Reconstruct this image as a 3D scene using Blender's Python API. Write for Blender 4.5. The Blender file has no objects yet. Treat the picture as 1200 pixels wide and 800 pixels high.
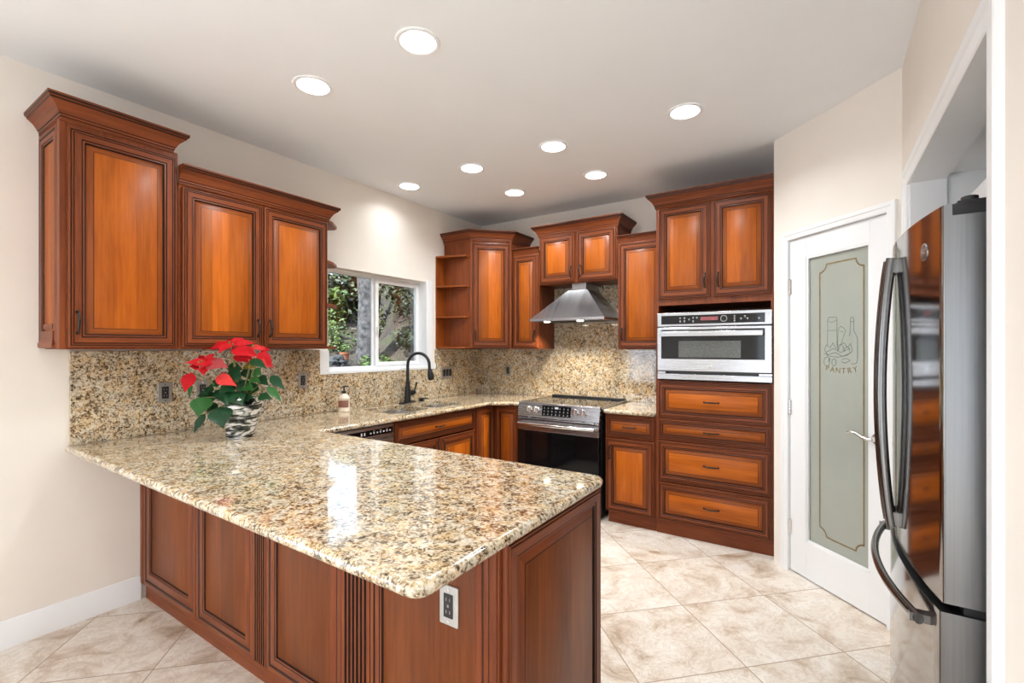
import bpy, bmesh, math, random
from mathutils import Vector, Matrix
random.seed(7)
PI = math.pi
S = bpy.context.scene
COL = S.collection

# ------------------------------------------------------------------ camera
YAW = 0.582414
cam_d = bpy.data.cameras.new('camera')
cam = bpy.data.objects.new('camera', cam_d); COL.objects.link(cam)
cam.location = (3.16365, -4.18169, 1.39143)
cam.rotation_euler = (PI/2, 0, YAW)
cam_d.sensor_width = 36.0
cam_d.lens = 551.4885/1200*36.0
cam_d.shift_y = 7.27/1200
cam_d.clip_start = 0.02
S.camera = cam
S.view_settings.view_transform = 'Standard'
S.view_settings.look = 'None'
S.view_settings.exposure = -0.04
S.view_settings.gamma = 1.0
S.view_settings.use_curve_mapping = False
S.cycles.use_denoising = True
S.cycles.max_bounces = 10
S.cycles.diffuse_bounces = 5
S.cycles.glossy_bounces = 5
S.cycles.transmission_bounces = 6
S.cycles.transparent_max_bounces = 8
S.cycles.sample_clamp_indirect = 6.0
S.cycles.caustics_reflective = False
S.cycles.caustics_refractive = False

# ------------------------------------------------------------------ world + daylight
SKY_STRENGTH = 3.6
W = bpy.data.worlds.new('sky'); S.world = W; W.use_nodes = True
wn = W.node_tree.nodes; wl = W.node_tree.links
bg = wn['Background']; bg.inputs['Strength'].default_value = SKY_STRENGTH
tc = wn.new('ShaderNodeTexCoord'); sp = wn.new('ShaderNodeSeparateXYZ'); cr = wn.new('ShaderNodeValToRGB')
wl.new(tc.outputs['Generated'], sp.inputs[0]); wl.new(sp.outputs['Z'], cr.inputs[0]); wl.new(cr.outputs[0], bg.inputs['Color'])
cr.color_ramp.elements[0].position = 0.0; cr.color_ramp.elements[0].color = (0.82, 0.90, 1, 1)
cr.color_ramp.elements[1].position = 0.8; cr.color_ramp.elements[1].color = (0.55, 0.72, 1, 1)

def area(name, loc, rot, sx, sy, power, col=(1, 1, 1), shape='RECTANGLE', spread=PI):
    d = bpy.data.lights.new(name, 'AREA'); d.shape = shape; d.size = sx; d.size_y = sy
    d.energy = power; d.color = col; d.spread = spread
    o = bpy.data.objects.new(name, d); COL.objects.link(o); o.location = loc; o.rotation_euler = rot
    return o
REAR_P, SIDE_P, CAN_P, HOOD_P, SUN_P = 18.0, 36.0, 8.6, 3.6, 20.0
# added area lamps stand in for daylight at the unseen rear door and left window
area('added_rear_daylight', (2.75, -7.74, 1.10), (PI/2, 0, 0), 1.3, 2.06, REAR_P, (0.88, 0.97, 1.08))
sun_d = bpy.data.lights.new('sun', 'SUN'); sun_d.energy = SUN_P; sun_d.angle = 0.01; sun_d.color = (.94, 1.0, 1.06)
sun = bpy.data.objects.new('sun', sun_d); COL.objects.link(sun); sun.location = (1, -12, 8); sun.rotation_euler = (math.radians(46), 0, math.radians(4))  # added so its patch on the floor behind the camera bounces to the ceiling
area('added_side_daylight', (-0.22, -6.10, 1.20), (0, -PI/2, 0), 1.7, 2.3, SIDE_P, (0.86, 0.96, 1.10))

# ------------------------------------------------------------------ node materials
def new_mat(name):
    m = bpy.data.materials.new(name); m.use_nodes = True
    nt = m.node_tree; b = nt.nodes['Principled BSDF']
    return m, nt, b
def N(nt, t, **kw):
    n = nt.nodes.new(t)
    for k, v in kw.items():
        if k in n.inputs: n.inputs[k].default_value = v
        else: setattr(n, k, v)
    return n
def ramp(nt, stops):
    r = nt.nodes.new('ShaderNodeValToRGB'); e = r.color_ramp.elements
    while len(e) < len(stops): e.new(0.5)
    for i, (p, c) in enumerate(stops):
        e[i].position = p; e[i].color = (c[0], c[1], c[2], 1)
    return r
def mixc(nt, blend='MIX', fac=0.5):
    n = nt.nodes.new('ShaderNodeMix'); n.data_type = 'RGBA'; n.blend_type = blend; n.inputs[0].default_value = fac
    return n   # inputs 0 fac, 6 A, 7 B ; output 2
def simple(name, col, rough=0.5, metal=0.0, var=0.06, scale=30.0, coat=0.0, bump=0.0, spec=0.5):
    m, nt, b = new_mat(name)
    tc = N(nt, 'ShaderNodeTexCoord'); no = N(nt, 'ShaderNodeTexNoise', Scale=scale, Detail=3.0)
    nt.links.new(tc.outputs['Object'], no.inputs['Vector'])
    lo = [max(0, c*(1-var)) for c in col]; hi = [min(1, c*(1+var)) for c in col]
    r = ramp(nt, [(0.3, lo), (0.7, hi)]); nt.links.new(no.outputs['Fac'], r.inputs[0])
    nt.links.new(r.outputs[0], b.inputs['Base Color'])
    b.inputs['Roughness'].default_value = rough; b.inputs['Metallic'].default_value = metal
    b.inputs['Coat Weight'].default_value = coat; b.inputs['Specular IOR Level'].default_value = spec
    if bump:
        bp = N(nt, 'ShaderNodeBump', Strength=bump, Distance=0.002); nt.links.new(no.outputs['Fac'], bp.inputs['Height'])
        nt.links.new(bp.outputs[0], b.inputs['Normal'])
    return m
def wood(name, dark, light, rough=0.40, board=0.0):
    m, nt, b = new_mat(name); L = nt.links
    uv = N(nt, 'ShaderNodeUVMap')
    mp = N(nt, 'ShaderNodeMapping'); mp.inputs['Scale'].default_value = (1.6, 26, 1); L.new(uv.outputs[0], mp.inputs[0])
    n1 = N(nt, 'ShaderNodeTexNoise', Scale=2.2, Detail=6.0, Roughness=0.62, Distortion=0.5); L.new(mp.outputs[0], n1.inputs['Vector'])
    mp2 = N(nt, 'ShaderNodeMapping'); mp2.inputs['Scale'].default_value = (0.9, 4.5, 1); L.new(uv.outputs[0], mp2.inputs[0])
    n2 = N(nt, 'ShaderNodeTexNoise', Scale=2.0, Detail=3.0, Distortion=1.0); L.new(mp2.outputs[0], n2.inputs['Vector'])
    ma = N(nt, 'ShaderNodeMath', operation='MULTIPLY_ADD'); L.new(n1.outputs['Fac'], ma.inputs[0]); ma.inputs[1].default_value = 0.55
    mb_ = N(nt, 'ShaderNodeMath', operation='MULTIPLY'); L.new(n2.outputs['Fac'], mb_.inputs[0]); mb_.inputs[1].default_value = 0.45
    L.new(mb_.outputs[0], ma.inputs[2])
    mid = [(a+c)/2 for a, c in zip(dark, light)]
    r = ramp(nt, [(0.30, dark), (0.5, mid), (0.70, light)]); L.new(ma.outputs[0], r.inputs[0])
    out = r.outputs[0]
    if board:
        sx = N(nt, 'ShaderNodeSeparateXYZ'); L.new(uv.outputs[0], sx.inputs[0])
        dv = N(nt, 'ShaderNodeMath', operation='DIVIDE'); L.new(sx.outputs['Y'], dv.inputs[0]); dv.inputs[1].default_value = board
        fl = N(nt, 'ShaderNodeMath', operation='FLOOR'); L.new(dv.outputs[0], fl.inputs[0])
        wnz = N(nt, 'ShaderNodeTexWhiteNoise', noise_dimensions='1D'); L.new(fl.outputs[0], wnz.inputs['W'])
        mr = N(nt, 'ShaderNodeMapRange'); mr.inputs['To Min'].default_value = 0.74; mr.inputs['To Max'].default_value = 1.16
        L.new(wnz.outputs['Value'], mr.inputs[0])
        hs = N(nt, 'ShaderNodeHueSaturation'); L.new(out, hs.inputs['Color']); L.new(mr.outputs[0], hs.inputs['Value']); out = hs.outputs[0]
    L.new(out, b.inputs['Base Color'])
    b.inputs['Roughness'].default_value = rough
    b.inputs['Coat Weight'].default_value = 0.04; b.inputs['Coat Roughness'].default_value = 0.22; b.inputs['Specular IOR Level'].default_value = 0.24
    return m
FRAME = wood('cherry_frame', (0.110, 0.025, 0.008), (0.275, 0.069, 0.019))
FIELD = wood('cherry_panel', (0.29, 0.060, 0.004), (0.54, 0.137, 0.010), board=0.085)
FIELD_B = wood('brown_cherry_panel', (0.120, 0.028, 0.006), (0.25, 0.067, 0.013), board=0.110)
GLAZE = wood('cherry_glaze', (0.016, 0.006, 0.004), (0.035, 0.011, 0.006))
INNER = wood('cherry_interior', (0.17, 0.036, 0.006), (0.33, 0.084, 0.013), rough=0.4)
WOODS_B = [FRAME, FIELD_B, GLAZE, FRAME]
WOODS = [FRAME, FIELD, GLAZE, INNER]

def granite(name):
    m, nt, b = new_mat(name); L = nt.links
    tc = N(nt, 'ShaderNodeTexCoord')
    n1 = N(nt, 'ShaderNodeTexNoise', Scale=46.0, Detail=8.0, Roughness=0.78, Distortion=0.7); L.new(tc.outputs['Object'], n1.inputs['Vector'])
    v = N(nt, 'ShaderNodeTexVoronoi', Scale=150.0, Randomness=1.0); L.new(tc.outputs['Object'], v.inputs['Vector'])
    sc = N(nt, 'ShaderNodeSeparateColor'); L.new(v.outputs['Color'], sc.inputs[0])
    jit = N(nt, 'ShaderNodeMapRange'); jit.inputs['To Min'].default_value = -0.085; jit.inputs['To Max'].default_value = 0.085; L.new(sc.outputs[0], jit.inputs[0])
    n4 = N(nt, 'ShaderNodeTexNoise', Scale=13.0, Detail=2.0); L.new(tc.outputs['Object'], n4.inputs['Vector'])
    drift = N(nt, 'ShaderNodeMapRange'); drift.inputs['To Min'].default_value = -0.10; drift.inputs['To Max'].default_value = 0.10; L.new(n4.outputs['Fac'], drift.inputs[0])
    a1 = N(nt, 'ShaderNodeMath', operation='ADD'); L.new(n1.outputs['Fac'], a1.inputs[0]); L.new(jit.outputs[0], a1.inputs[1])
    a2 = N(nt, 'ShaderNodeMath', operation='ADD'); L.new(a1.outputs[0], a2.inputs[0]); L.new(drift.outputs[0], a2.inputs[1])
    r1 = ramp(nt, [(0.325, (0.022, 0.019, 0.017)), (0.385, (0.11, 0.078, 0.052)), (0.435, (0.30, 0.205, 0.115)), (0.485, (0.48, 0.39, 0.265)), (0.55, (0.65, 0.57, 0.435)), (0.66, (0.78, 0.73, 0.63))])
    L.new(a2.outputs[0], r1.inputs[0])
    n2 = N(nt, 'ShaderNodeTexNoise', Scale=22.0, Detail=4.0, Roughness=0.65); L.new(tc.outputs['Object'], n2.inputs['Vector'])
    r2 = ramp(nt, [(0.40, (1.0, 0.86, 0.66)), (0.50, (1.0, 0.97, 0.92)), (0.64, (0.88, 0.90, 0.92))]); L.new(n2.outputs['Fac'], r2.inputs[0])
    mx = mixc(nt, 'MULTIPLY', 1.0); L.new(r1.outputs[0], mx.inputs[6]); L.new(r2.outputs[0], mx.inputs[7])
    L.new(mx.outputs[2], b.inputs['Base Color'])
    b.inputs['Roughness'].default_value = 0.10
    b.inputs['Specular IOR Level'].default_value = 0.6
    b.inputs['Coat Weight'].default_value = 0.5; b.inputs['Coat Roughness'].default_value = 0.03
    return m
GRANITE = granite('granite')

def tile_mat():
    m, nt, b = new_mat('travertine_tile'); L = nt.links
    tc = N(nt, 'ShaderNodeTexCoord'); mp = N(nt, 'ShaderNodeMapping', vector_type='POINT')
    mp.inputs['Rotation'].default_value = (0, 0, -PI/4); mp.inputs['Location'].default_value = (-0.190, -(-0.362), 0)
    L.new(tc.outputs['Object'], mp.inputs[0])
    br = N(nt, 'ShaderNodeTexBrick', offset=0.0, squash=1.0)
    br.inputs['Scale'].default_value = 1.0; br.inputs['Brick Width'].default_value = 0.505; br.inputs['Row Height'].default_value = 0.505
    br.inputs['Mortar Size'].default_value = 0.0026; br.inputs['Mortar Smooth'].default_value = 0.1; br.inputs['Bias'].default_value = 0.0
    br.inputs['Color1'].default_value = (0, 0, 0, 1); br.inputs['Color2'].default_value = (1, 1, 1, 1); br.inputs['Mortar'].default_value = (0, 0, 0, 1)
    L.new(mp.outputs[0], br.inputs['Vector'])
    # per-tile shift of the veining
    sh = N(nt, 'ShaderNodeVectorMath', operation='SCALE'); L.new(br.outputs['Color'], sh.inputs[0]); sh.inputs['Scale'].default_value = 7.0
    av = N(nt, 'ShaderNodeVectorMath', operation='ADD'); L.new(mp.outputs[0], av.inputs[0]); L.new(sh.outputs[0], av.inputs[1])
    n1 = N(nt, 'ShaderNodeTexNoise', Scale=3.4, Detail=7.0, Roughness=0.62, Distortion=1.3); L.new(av.outputs[0], n1.inputs['Vector'])
    r1 = ramp(nt, [(0.30, (0.38, 0.26, 0.17)), (0.40, (0.60, 0.49, 0.39)), (0.49, (0.73, 0.645, 0.555)), (0.62, (0.79, 0.735, 0.665))]); L.new(n1.outputs['Fac'], r1.inputs[0])
    n2 = N(nt, 'ShaderNodeTexNoise', Scale=9.0, Detail=8.0, Roughness=0.7, Distortion=2.2); L.new(av.outputs[0], n2.inputs['Vector'])
    r2 = ramp(nt, [(0.44, (1, 1, 1)), (0.485, (0.50, 0.37, 0.27)), (0.53, (1, 1, 1))]); L.new(n2.outputs['Fac'], r2.inputs[0])
    mx = mixc(nt, 'MULTIPLY', 0.34); L.new(r1.outputs[0], mx.inputs[6]); L.new(r2.outputs[0], mx.inputs[7])
    mo = mixc(nt); L.new(br.outputs['Fac'], mo.inputs[0]); L.new(mx.outputs[2], mo.inputs[6]); mo.inputs[7].default_value = (0.36, 0.25, 0.17, 1)
    L.new(mo.outputs[2], b.inputs['Base Color'])
    b.inputs['Roughness'].default_value = 0.42
    bp = N(nt, 'ShaderNodeBump', Strength=0.35, Distance=0.003, invert=True); L.new(br.outputs['Fac'], bp.inputs['Height']); L.new(bp.outputs[0], b.inputs['Normal'])
    return m
TILE = tile_mat()
WALL = simple('cream_wall_paint', (0.835, 0.785, 0.72), 0.75, var=0.015, scale=4, spec=0.2)
CEIL = simple('ceiling_paint', (0.85, 0.875, 0.90), 0.85, var=0.01, scale=3, spec=0.1)
WHITE = simple('white_trim_paint', (0.84, 0.85, 0.86), 0.35, var=0.01, scale=5)
VINYL = simple('white_vinyl', (0.86, 0.87, 0.88), 0.35, var=0.01, scale=5)
BRONZE = simple('dark_bronze', (0.035, 0.027, 0.022), 0.38, 0.6, var=0.2, scale=80)
BLACKM = simple('black_metal', (0.02, 0.022, 0.022), 0.32, 0.5, var=0.15, scale=60)
BLACKP = simple('black_plastic', (0.015, 0.015, 0.016), 0.35, var=0.1)
BLACKG = simple('black_glass', (0.005, 0.005, 0.006), 0.06, var=0.1, coat=0.0, spec=0.32)
CHROME = simple('chrome', (0.82, 0.82, 0.83), 0.12, 1.0, var=0.02)
GREYPLATE = simple('pewter_plate', (0.36, 0.34, 0.31), 0.42, 0.6, var=0.06, scale=60)
SILVERPLATE = simple('satin_nickel_plate', (0.52, 0.51, 0.49), 0.45, 0.25, var=0.05, scale=50)
GREYMARK = simple('pale_grey_print', (0.62, 0.64, 0.66), 0.5, var=0.02)
REDDISP = simple('dim_red_display', (0.30, 0.07, 0.075), 0.3, var=0.2)
def brushed(name, col, rough, axis=(2, 220, 2), var=0.10):
    m, nt, b = new_mat(name); L = nt.links
    tc = N(nt, 'ShaderNodeTexCoord'); mp = N(nt, 'ShaderNodeMapping'); mp.inputs['Scale'].default_value = axis; L.new(tc.outputs['Object'], mp.inputs[0])
    no = N(nt, 'ShaderNodeTexNoise', Scale=1.0, Detail=3.0); L.new(mp.outputs[0], no.inputs['Vector'])
    r = ramp(nt, [(0.3, [c*(1-var) for c in col]), (0.7, [min(1, c*(1+var)) for c in col])]); L.new(no.outputs['Fac'], r.inputs[0])
    L.new(r.outputs[0], b.inputs['Base Color']); b.inputs['Metallic'].default_value = 1.0
    mr = N(nt, 'ShaderNodeMapRange'); mr.inputs['To Min'].default_value = rough*0.85; mr.inputs['To Max'].default_value = rough*1.15
    L.new(no.outputs['Fac'], mr.inputs[0]); L.new(mr.outputs[0], b.inputs['Roughness'])
    return m
STEEL = brushed('brushed_steel', (0.42, 0.42, 0.43), 0.27, (2, 2, 240))
STEELD = brushed('dark_brushed_steel', (0.34, 0.335, 0.33), 0.28, (2, 2, 240))
HOODM = brushed('hood_steel', (0.46, 0.46, 0.47), 0.36, (90, 2, 2), .12)
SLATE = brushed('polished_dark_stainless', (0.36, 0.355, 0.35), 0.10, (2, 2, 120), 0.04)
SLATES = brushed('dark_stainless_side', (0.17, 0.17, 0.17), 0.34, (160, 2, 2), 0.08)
HANDLEM = brushed('dark_stainless_handle', (0.17, 0.168, 0.165), 0.22, (2, 2, 160), 0.05)
SINKM = brushed('sink_steel', (0.66, 0.66, 0.66), 0.24, (3, 160, 3))

def emit(name, col, strength):
    m, nt, b = new_mat(name); b.inputs['Base Color'].default_value = (1, 1, 1, 1)
    b.inputs['Emission Color'].default_value = (*col, 1); b.inputs['Emission Strength'].default_value = strength
    return m
LENS = emit('lamp_lens', (1.0, 0.97, 0.92), 9.0)
BULB = emit('hood_bulb', (1.0, 0.90, 0.72), 14.0)

def pane_mat():
    m, nt, b = new_mat('window_glass'); L = nt.links
    nt.nodes.remove(b); out = nt.nodes['Material Output']
    tr = N(nt, 'ShaderNodeBsdfTransparent'); tr.inputs[0].default_value = (0.95, 0.97, 0.96, 1)
    gl = N(nt, 'ShaderNodeBsdfGlossy'); gl.inputs['Roughness'].default_value = 0.01
    fr = N(nt, 'ShaderNodeFresnel'); fr.inputs['IOR'].default_value = 1.35
    mx = N(nt, 'ShaderNodeMixShader'); L.new(fr.outputs[0], mx.inputs[0]); L.new(tr.outputs[0], mx.inputs[1]); L.new(gl.outputs[0], mx.inputs[2])
    L.new(mx.outputs[0], out.inputs['Surface'])
    return m
PANE = pane_mat()
FROST = simple('frosted_glass', (0.66, 0.70, 0.62), 0.22, var=0.05, scale=2.0)
FROST.node_tree.nodes['Principled BSDF'].inputs['Transmission Weight'].default_value = 0.45
ETCHG = simple('etched_bronze_line', (0.25, 0.19, 0.09), 0.4, 0.3, var=0.15)
ETCHD = simple('etched_grey_line', (0.12, 0.16, 0.13), 0.6, var=0.1)

# ------------------------------------------------------------------ mesh builder
class MB:
    def __init__(s): s.v = []; s.f = []; s.uv = []; s.mi = []; s.sm = []; s.M = Matrix.Identity(4)
    def add(s, verts, faces, mi=0, uvs=None, smooth=False):
        o = len(s.v); s.v += [tuple(s.M @ Vector(p)) for p in verts]
        for k, f in enumerate(faces):
            s.f.append([o+i for i in f]); s.mi.append(mi); s.sm.append(smooth)
            s.uv.append(uvs[k] if uvs else [(verts[i][0]+verts[i][1], verts[i][2]) for i in f])
    def quad(s, a, b, c, d, mi=0, along=None, smooth=False):
        """a..d corner points; along = direction of the grain"""
        P = [Vector(q) for q in (a, b, c, d)]
        if along is None: along = P[1]-P[0]
        al = Vector(along).normalized(); n = (P[1]-P[0]).cross(P[3]-P[0])
        if n.length < 1e-12: n = (P[2]-P[1]).cross(P[0]-P[1])
        if n.length < 1e-12: n = Vector((0, 0, 1))
        ac = n.normalized().cross(al); ou, ov = random.random()*20, random.random()*20
        s.add([tuple(q) for q in P], [(0, 1, 2, 3)], mi, [[(q.dot(al)+ou, q.dot(ac)+ov) for q in P]], smooth)
    def box(s, x0, x1, y0, y1, z0, z1, mi=0, grain=2):
        if x0 > x1: x0, x1 = x1, x0
        if y0 > y1: y0, y1 = y1, y0
        if z0 > z1: z0, z1 = z1, z0
        c = [(x0, y0, z0), (x1, y0, z0), (x1, y1, z0), (x0, y1, z0), (x0, y0, z1), (x1, y0, z1), (x1, y1, z1), (x0, y1, z1)]
        fs = [((0, 3, 2, 1), 2), ((4, 5, 6, 7), 2), ((0, 1, 5, 4), 1), ((1, 2, 6, 5), 0), ((2, 3, 7, 6), 1), ((3, 0, 4, 7), 0)]
        ou, ov = random.random()*20, random.random()*20
        for f, n in fs:
            ax = [a for a in (0, 1, 2) if a != n]
            u = grain if grain in ax else max(ax); w = [a for a in ax if a != u][0]
            s.add([c[i] for i in f], [(0, 1, 2, 3)], mi, [[(c[i][u]+ou, c[i][w]+ov) for i in f]])
    def rings(s, loops, mi=0, cap0=False, cap1=False, smooth=True, closed=True):
        n = len(loops[0]); vs = [p for l in loops for p in l]; fs = []; uvs = []
        ou, ov = random.random()*9, random.random()*9
        for k in range(len(loops)-1):
            acc = 0
            for i in range(n if closed else n-1):
                j = (i+1) % n
                fs.append((k*n+i, k*n+j, (k+1)*n+j, (k+1)*n+i))
                d = (Vector(loops[k][j])-Vector(loops[k][i])).length
                h = (Vector(loops[k+1][i])-Vector(loops[k][i])).length
                uvs.append([(acc+ou, k*.03+ov), (acc+d+ou, k*.03+ov), (acc+d+ou, k*.03+h+ov), (acc+ou, k*.03+h+ov)]); acc += d
        s.add(vs, fs, mi, uvs, smooth)
        if cap0: s.add(loops[0], [tuple(reversed(range(n)))], mi)
        if cap1: s.add(loops[-1], [tuple(range(n))], mi)
    def lathe(s, cx, cy, prof, n=24, mi=0, cap=True, smooth=True):
        loops = [[(cx+r*math.cos(2*PI*i/n), cy+r*math.sin(2*PI*i/n), z) for i in range(n)] for r, z in prof]
        s.rings(loops, mi, cap, cap, smooth)
    def tube(s, pts, rad, n=10, mi=0, cap=True, flat=1.0, up=None):
        P = [Vector(p) for p in pts]; loops = []
        if not hasattr(rad, '__len__'): rad = [rad]*len(P)
        ref = Vector(up) if up else None
        for i, p in enumerate(P):
            t = (P[min(i+1, len(P)-1)]-P[max(i-1, 0)]).normalized()
            if ref is None: ref = Vector((0, 0, 1)) if abs(t.z) < 0.9 else Vector((1, 0, 0))
            a = t.cross(ref).normalized(); b = a.cross(t)
            if not up: ref = b
            loops.append([tuple(p+a*rad[i]*math.cos(2*PI*k/n)+b*rad[i]*flat*math.sin(2*PI*k/n)) for k in range(n)])
        s.rings(loops, mi, cap, cap, True)
    def prism(s, poly, z0, z1, mi=0, smooth=False, grain=True):
        """poly = ccw xy list, extruded along z"""
        n = len(poly)
        for i in range(n):
            j = (i+1) % n
            s.quad((*poly[i], z0), (*poly[j], z0), (*poly[j], z1), (*poly[i], z1), mi, (0, 0, 1), smooth)
        s.add([(*q, z1) for q in poly], [tuple(range(n))], mi); s.add([(*q, z0) for q in poly], [tuple(reversed(range(n)))], mi)
    def sweep(s, path, prof, mi=0, mis=None):
        """path = xy polyline, outward to the right of travel; prof = (out, z) from bottom up"""
        P = [Vector(p) for p in path]; n = len(P); offs = []
        for i in range(n):
            ds = []
            if i > 0: ds.append((P[i]-P[i-1]).normalized())
            if i < n-1: ds.append((P[i+1]-P[i]).normalized())
            ns = [Vector((d.y, -d.x)) for d in ds]
            if len(ns) == 1: offs.append(ns[0])
            else:
                m = (ns[0]+ns[1]).normalized(); offs.append(m/max(0.2, m.dot(ns[0])))
        for i in range(n-1):
            for k in range(len(prof)-1):
                (o0, z0), (o1, z1) = prof[k], prof[k+1]
                a = P[i]+offs[i]*o0; b = P[i+1]+offs[i+1]*o0; c = P[i+1]+offs[i+1]*o1; d = P[i]+offs[i]*o1
                s.quad((*a, z0), (*b, z0), (*c, z1), (*d, z1), mis[k] if mis else mi, (*(P[i+1]-P[i]), 0))
        for e in (0, n-1):
            loop = [(*(P[e]+offs[e]*o), z) for o, z in prof]
            s.add(loop, [tuple(range(len(loop)))], mi)
    def build(s, name, mats, parent=None, bevel=0.0, merge=True):
        me = bpy.data.meshes.new(name); me.from_pydata(s.v, [], s.f)
        uvl = me.uv_layers.new(name='UVMap'); k = 0
        for fu in s.uv:
            for u in fu: uvl.data[k].uv = u; k += 1
        if not isinstance(mats, (list, tuple)): mats = [mats]
        for m in mats: me.materials.append(m)
        me.polygons.foreach_set('material_index', s.mi); me.polygons.foreach_set('use_smooth', s.sm)
        if merge:
            bm = bmesh.new(); bm.from_mesh(me); bmesh.ops.remove_doubles(bm, verts=bm.verts, dist=1e-5)
            bmesh.ops.recalc_face_normals(bm, faces=bm.faces); bm.to_mesh(me); bm.free()
        me.set_sharp_from_angle(angle=0.85)
        me.update()
        o = bpy.data.objects.new(name, me); COL.objects.link(o)
        if parent: o.parent = parent
        if bevel:
            b = o.modifiers.new('bevel', 'BEVEL'); b.width = bevel; b.segments = 2; b.limit_method = 'ANGLE'; b.angle_limit = 0.7
        return o
def tag(o, label=None, cat=None, group=None, kind=None):
    if label: o['label'] = label
    if cat: o['category'] = cat
    if group: o['group'] = group
    if kind: o['kind'] = kind
    return o
def thing(name, label, cat, loc=(0, 0, 0), rz=0.0, group=None):
    o = bpy.data.objects.new(name, None); o.empty_display_size = 0.05; COL.objects.link(o)
    o.location = loc; o.rotation_euler = (0, 0, rz)
    return tag(o, label, cat, group)
def copy_tree(o, parent=None):
    c = o.copy(); COL.objects.link(c)
    if parent: c.parent = parent
    for ch in list(o.children): copy_tree(ch, c)
    return c
def struct(name, mb, mats, label=None, parent=None, **kw):
    o = mb.build(name, mats, parent, **kw)
    if not parent: tag(o, label, kind='structure')
    return o
def text_mesh(txt, size, depth=0.0006):
    cu = bpy.data.curves.new('t', 'FONT'); cu.body = txt; cu.size = size; cu.extrude = depth; cu.align_x = 'CENTER'; cu.align_y = 'CENTER'; cu.resolution_u = 3
    o = bpy.data.objects.new('t', cu); COL.objects.link(o)
    dg = bpy.context.evaluated_depsgraph_get(); me = bpy.data.meshes.new_from_object(o.evaluated_get(dg))
    vs = [v.co.copy() for v in me.vertices]; fs = [tuple(p.vertices) for p in me.polygons]
    bpy.data.objects.remove(o); bpy.data.curves.remove(cu); bpy.data.meshes.remove(me)
    return vs, fs
def add_text(mb, txt, size, M, mi=0):
    vs, fs = text_mesh(txt, size); mb.add([tuple(M @ v) for v in vs], fs, mi)

# ------------------------------------------------------------------ joinery builders (local frame: x across, -y front, z up)
RP = [(0, .022, 0), (0, .006, 0), (.003, .003, 0), (.0065, .003, 0), (.0075, .006, 2), (.011, .006, 2), (.0125, .002, 0), (.0165, .002, 0), (.0175, .0045, 2), (.0205, .0045, 2), (.022, 0, 0)]
def raised_panel(mb, x0, x1, z0, z1, yf=0.0, grain='v', frame=0.054, th=.022, raise_w=0.024, small=False):
    """one-piece raised panel front, its face at yf, thickness going to +y"""
    f = frame; rw = raise_w
    if small: f = 0.030; rw = 0.020
    pr = RP + [(f-.010, 0, 0), (f-.008, .003, 2), (f-.0045, .003, 2), (f-.0025, .002, 0), (f+.001, .002, 0), (f+.003, .009, 2), (f+.007, .0105, 2), (f+.008, .0095, 0), (f+.008+rw, .002, 0), (f+.0105+rw, .0005, 2)]
    pr[0] = (0, th, 0)
    cor = lambda i, y: [(x0+i, yf+y, z0+i), (x1-i, yf+y, z0+i), (x1-i, yf+y, z1-i), (x0+i, yf+y, z1-i)]
    for k in range(len(pr)-1):
        A = cor(pr[k][0], pr[k][1]); B = cor(pr[k+1][0], pr[k+1][1]); mi = pr[k+1][2]
        if k == len(pr)-3: mi = 3
        for i in range(4):
            j = (i+1) % 4
            mb.quad(A[i], A[j], B[j], B[i], mi, (1, 0, 0) if i in (0, 2) else (0, 0, 1))
    F = cor(pr[-1][0], pr[-1][1])
    mb.quad(*F, 1, (0, 0, 1) if grain == 'v' else (1, 0, 0))
    B = cor(0, th); mb.quad(B[3], B[2], B[1], B[0], 0, (0, 0, 1))
def flat_panel(mb, x0, x1, z0, z1, yf=0.0, frame=0.05, th=.02):
    """framed panel, sunk flat field with a stepped sticking"""
    f = frame
    pr = [(0, th, 0), (0, .002, 0), (.002, 0, 0), (f*.30, 0, 0), (f*.34, .003, 2), (f*.42, .003, 2), (f*.46, 0, 0), (f-.012, 0, 0), (f-.010, .003, 2), (f-.005, .004, 0), (f-.003, .009, 2), (f, .010, 2), (f+.003, .008, 0)]
    cor = lambda i, y: [(x0+i, yf+y, z0+i), (x1-i, yf+y, z0+i), (x1-i, yf+y, z1-i), (x0+i, yf+y, z1-i)]
    for k in range(len(pr)-1):
        A = cor(pr[k][0], pr[k][1]); B = cor(pr[k+1][0], pr[k+1][1])
        for i in range(4):
            j = (i+1) % 4
            mb.quad(A[i], A[j], B[j], B[i], pr[k+1][2], (1, 0, 0) if i in (0, 2) else (0, 0, 1))
    mb.quad(*cor(pr[-1][0], pr[-1][1]), 1, (0, 0, 1))
    B = cor(0, th); mb.quad(B[3], B[2], B[1], B[0], 0, (0, 0, 1))
def pull(x, z, yf, parent, vertical=True, L=0.098):
    mb = MB(); h = L/2; pts = []; rad = []
    for i in range(9):
        t = -1+2*i/8; o = 0.028*(1-t*t*0.55)-0.004
        p = t*h
        pts.append((x, yf-o, z+p) if vertical else (x+p, yf-o, z)); rad.append(.0042+.0022*(1-abs(t)))
    mb.tube(pts, rad, 8)
    for sgn in (-1, 1):
        q = sgn*h*0.97
        a = (x, yf-.001, z+q) if vertical else (x+q, yf-.001, z)
        b = (x, yf-.014, z+q) if vertical else (x+q, yf-.014, z)
        mb.tube([a, b], [.0075, .0045], 8)
    return mb.build('handle', BRONZE, parent)
def door(root, x0, x1, z0, z1, yf, hx=None, hz=None, name='door', grain='v', hv=True, **kw):
    mb = MB(); raised_panel(mb, x0, x1, z0, z1, yf, grain, **kw)
    d = mb.build(name, WOODS, root)
    if hx is not None: pull(hx, hz, yf, d, hv)
    return d
def drawer(root, x0, x1, z0, z1, yf, small=False):
    return door(root, x0, x1, z0, z1, yf, (x0+x1)/2, (z0+z1)/2, 'drawer', 'h', False, small=small, frame=.046)
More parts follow.
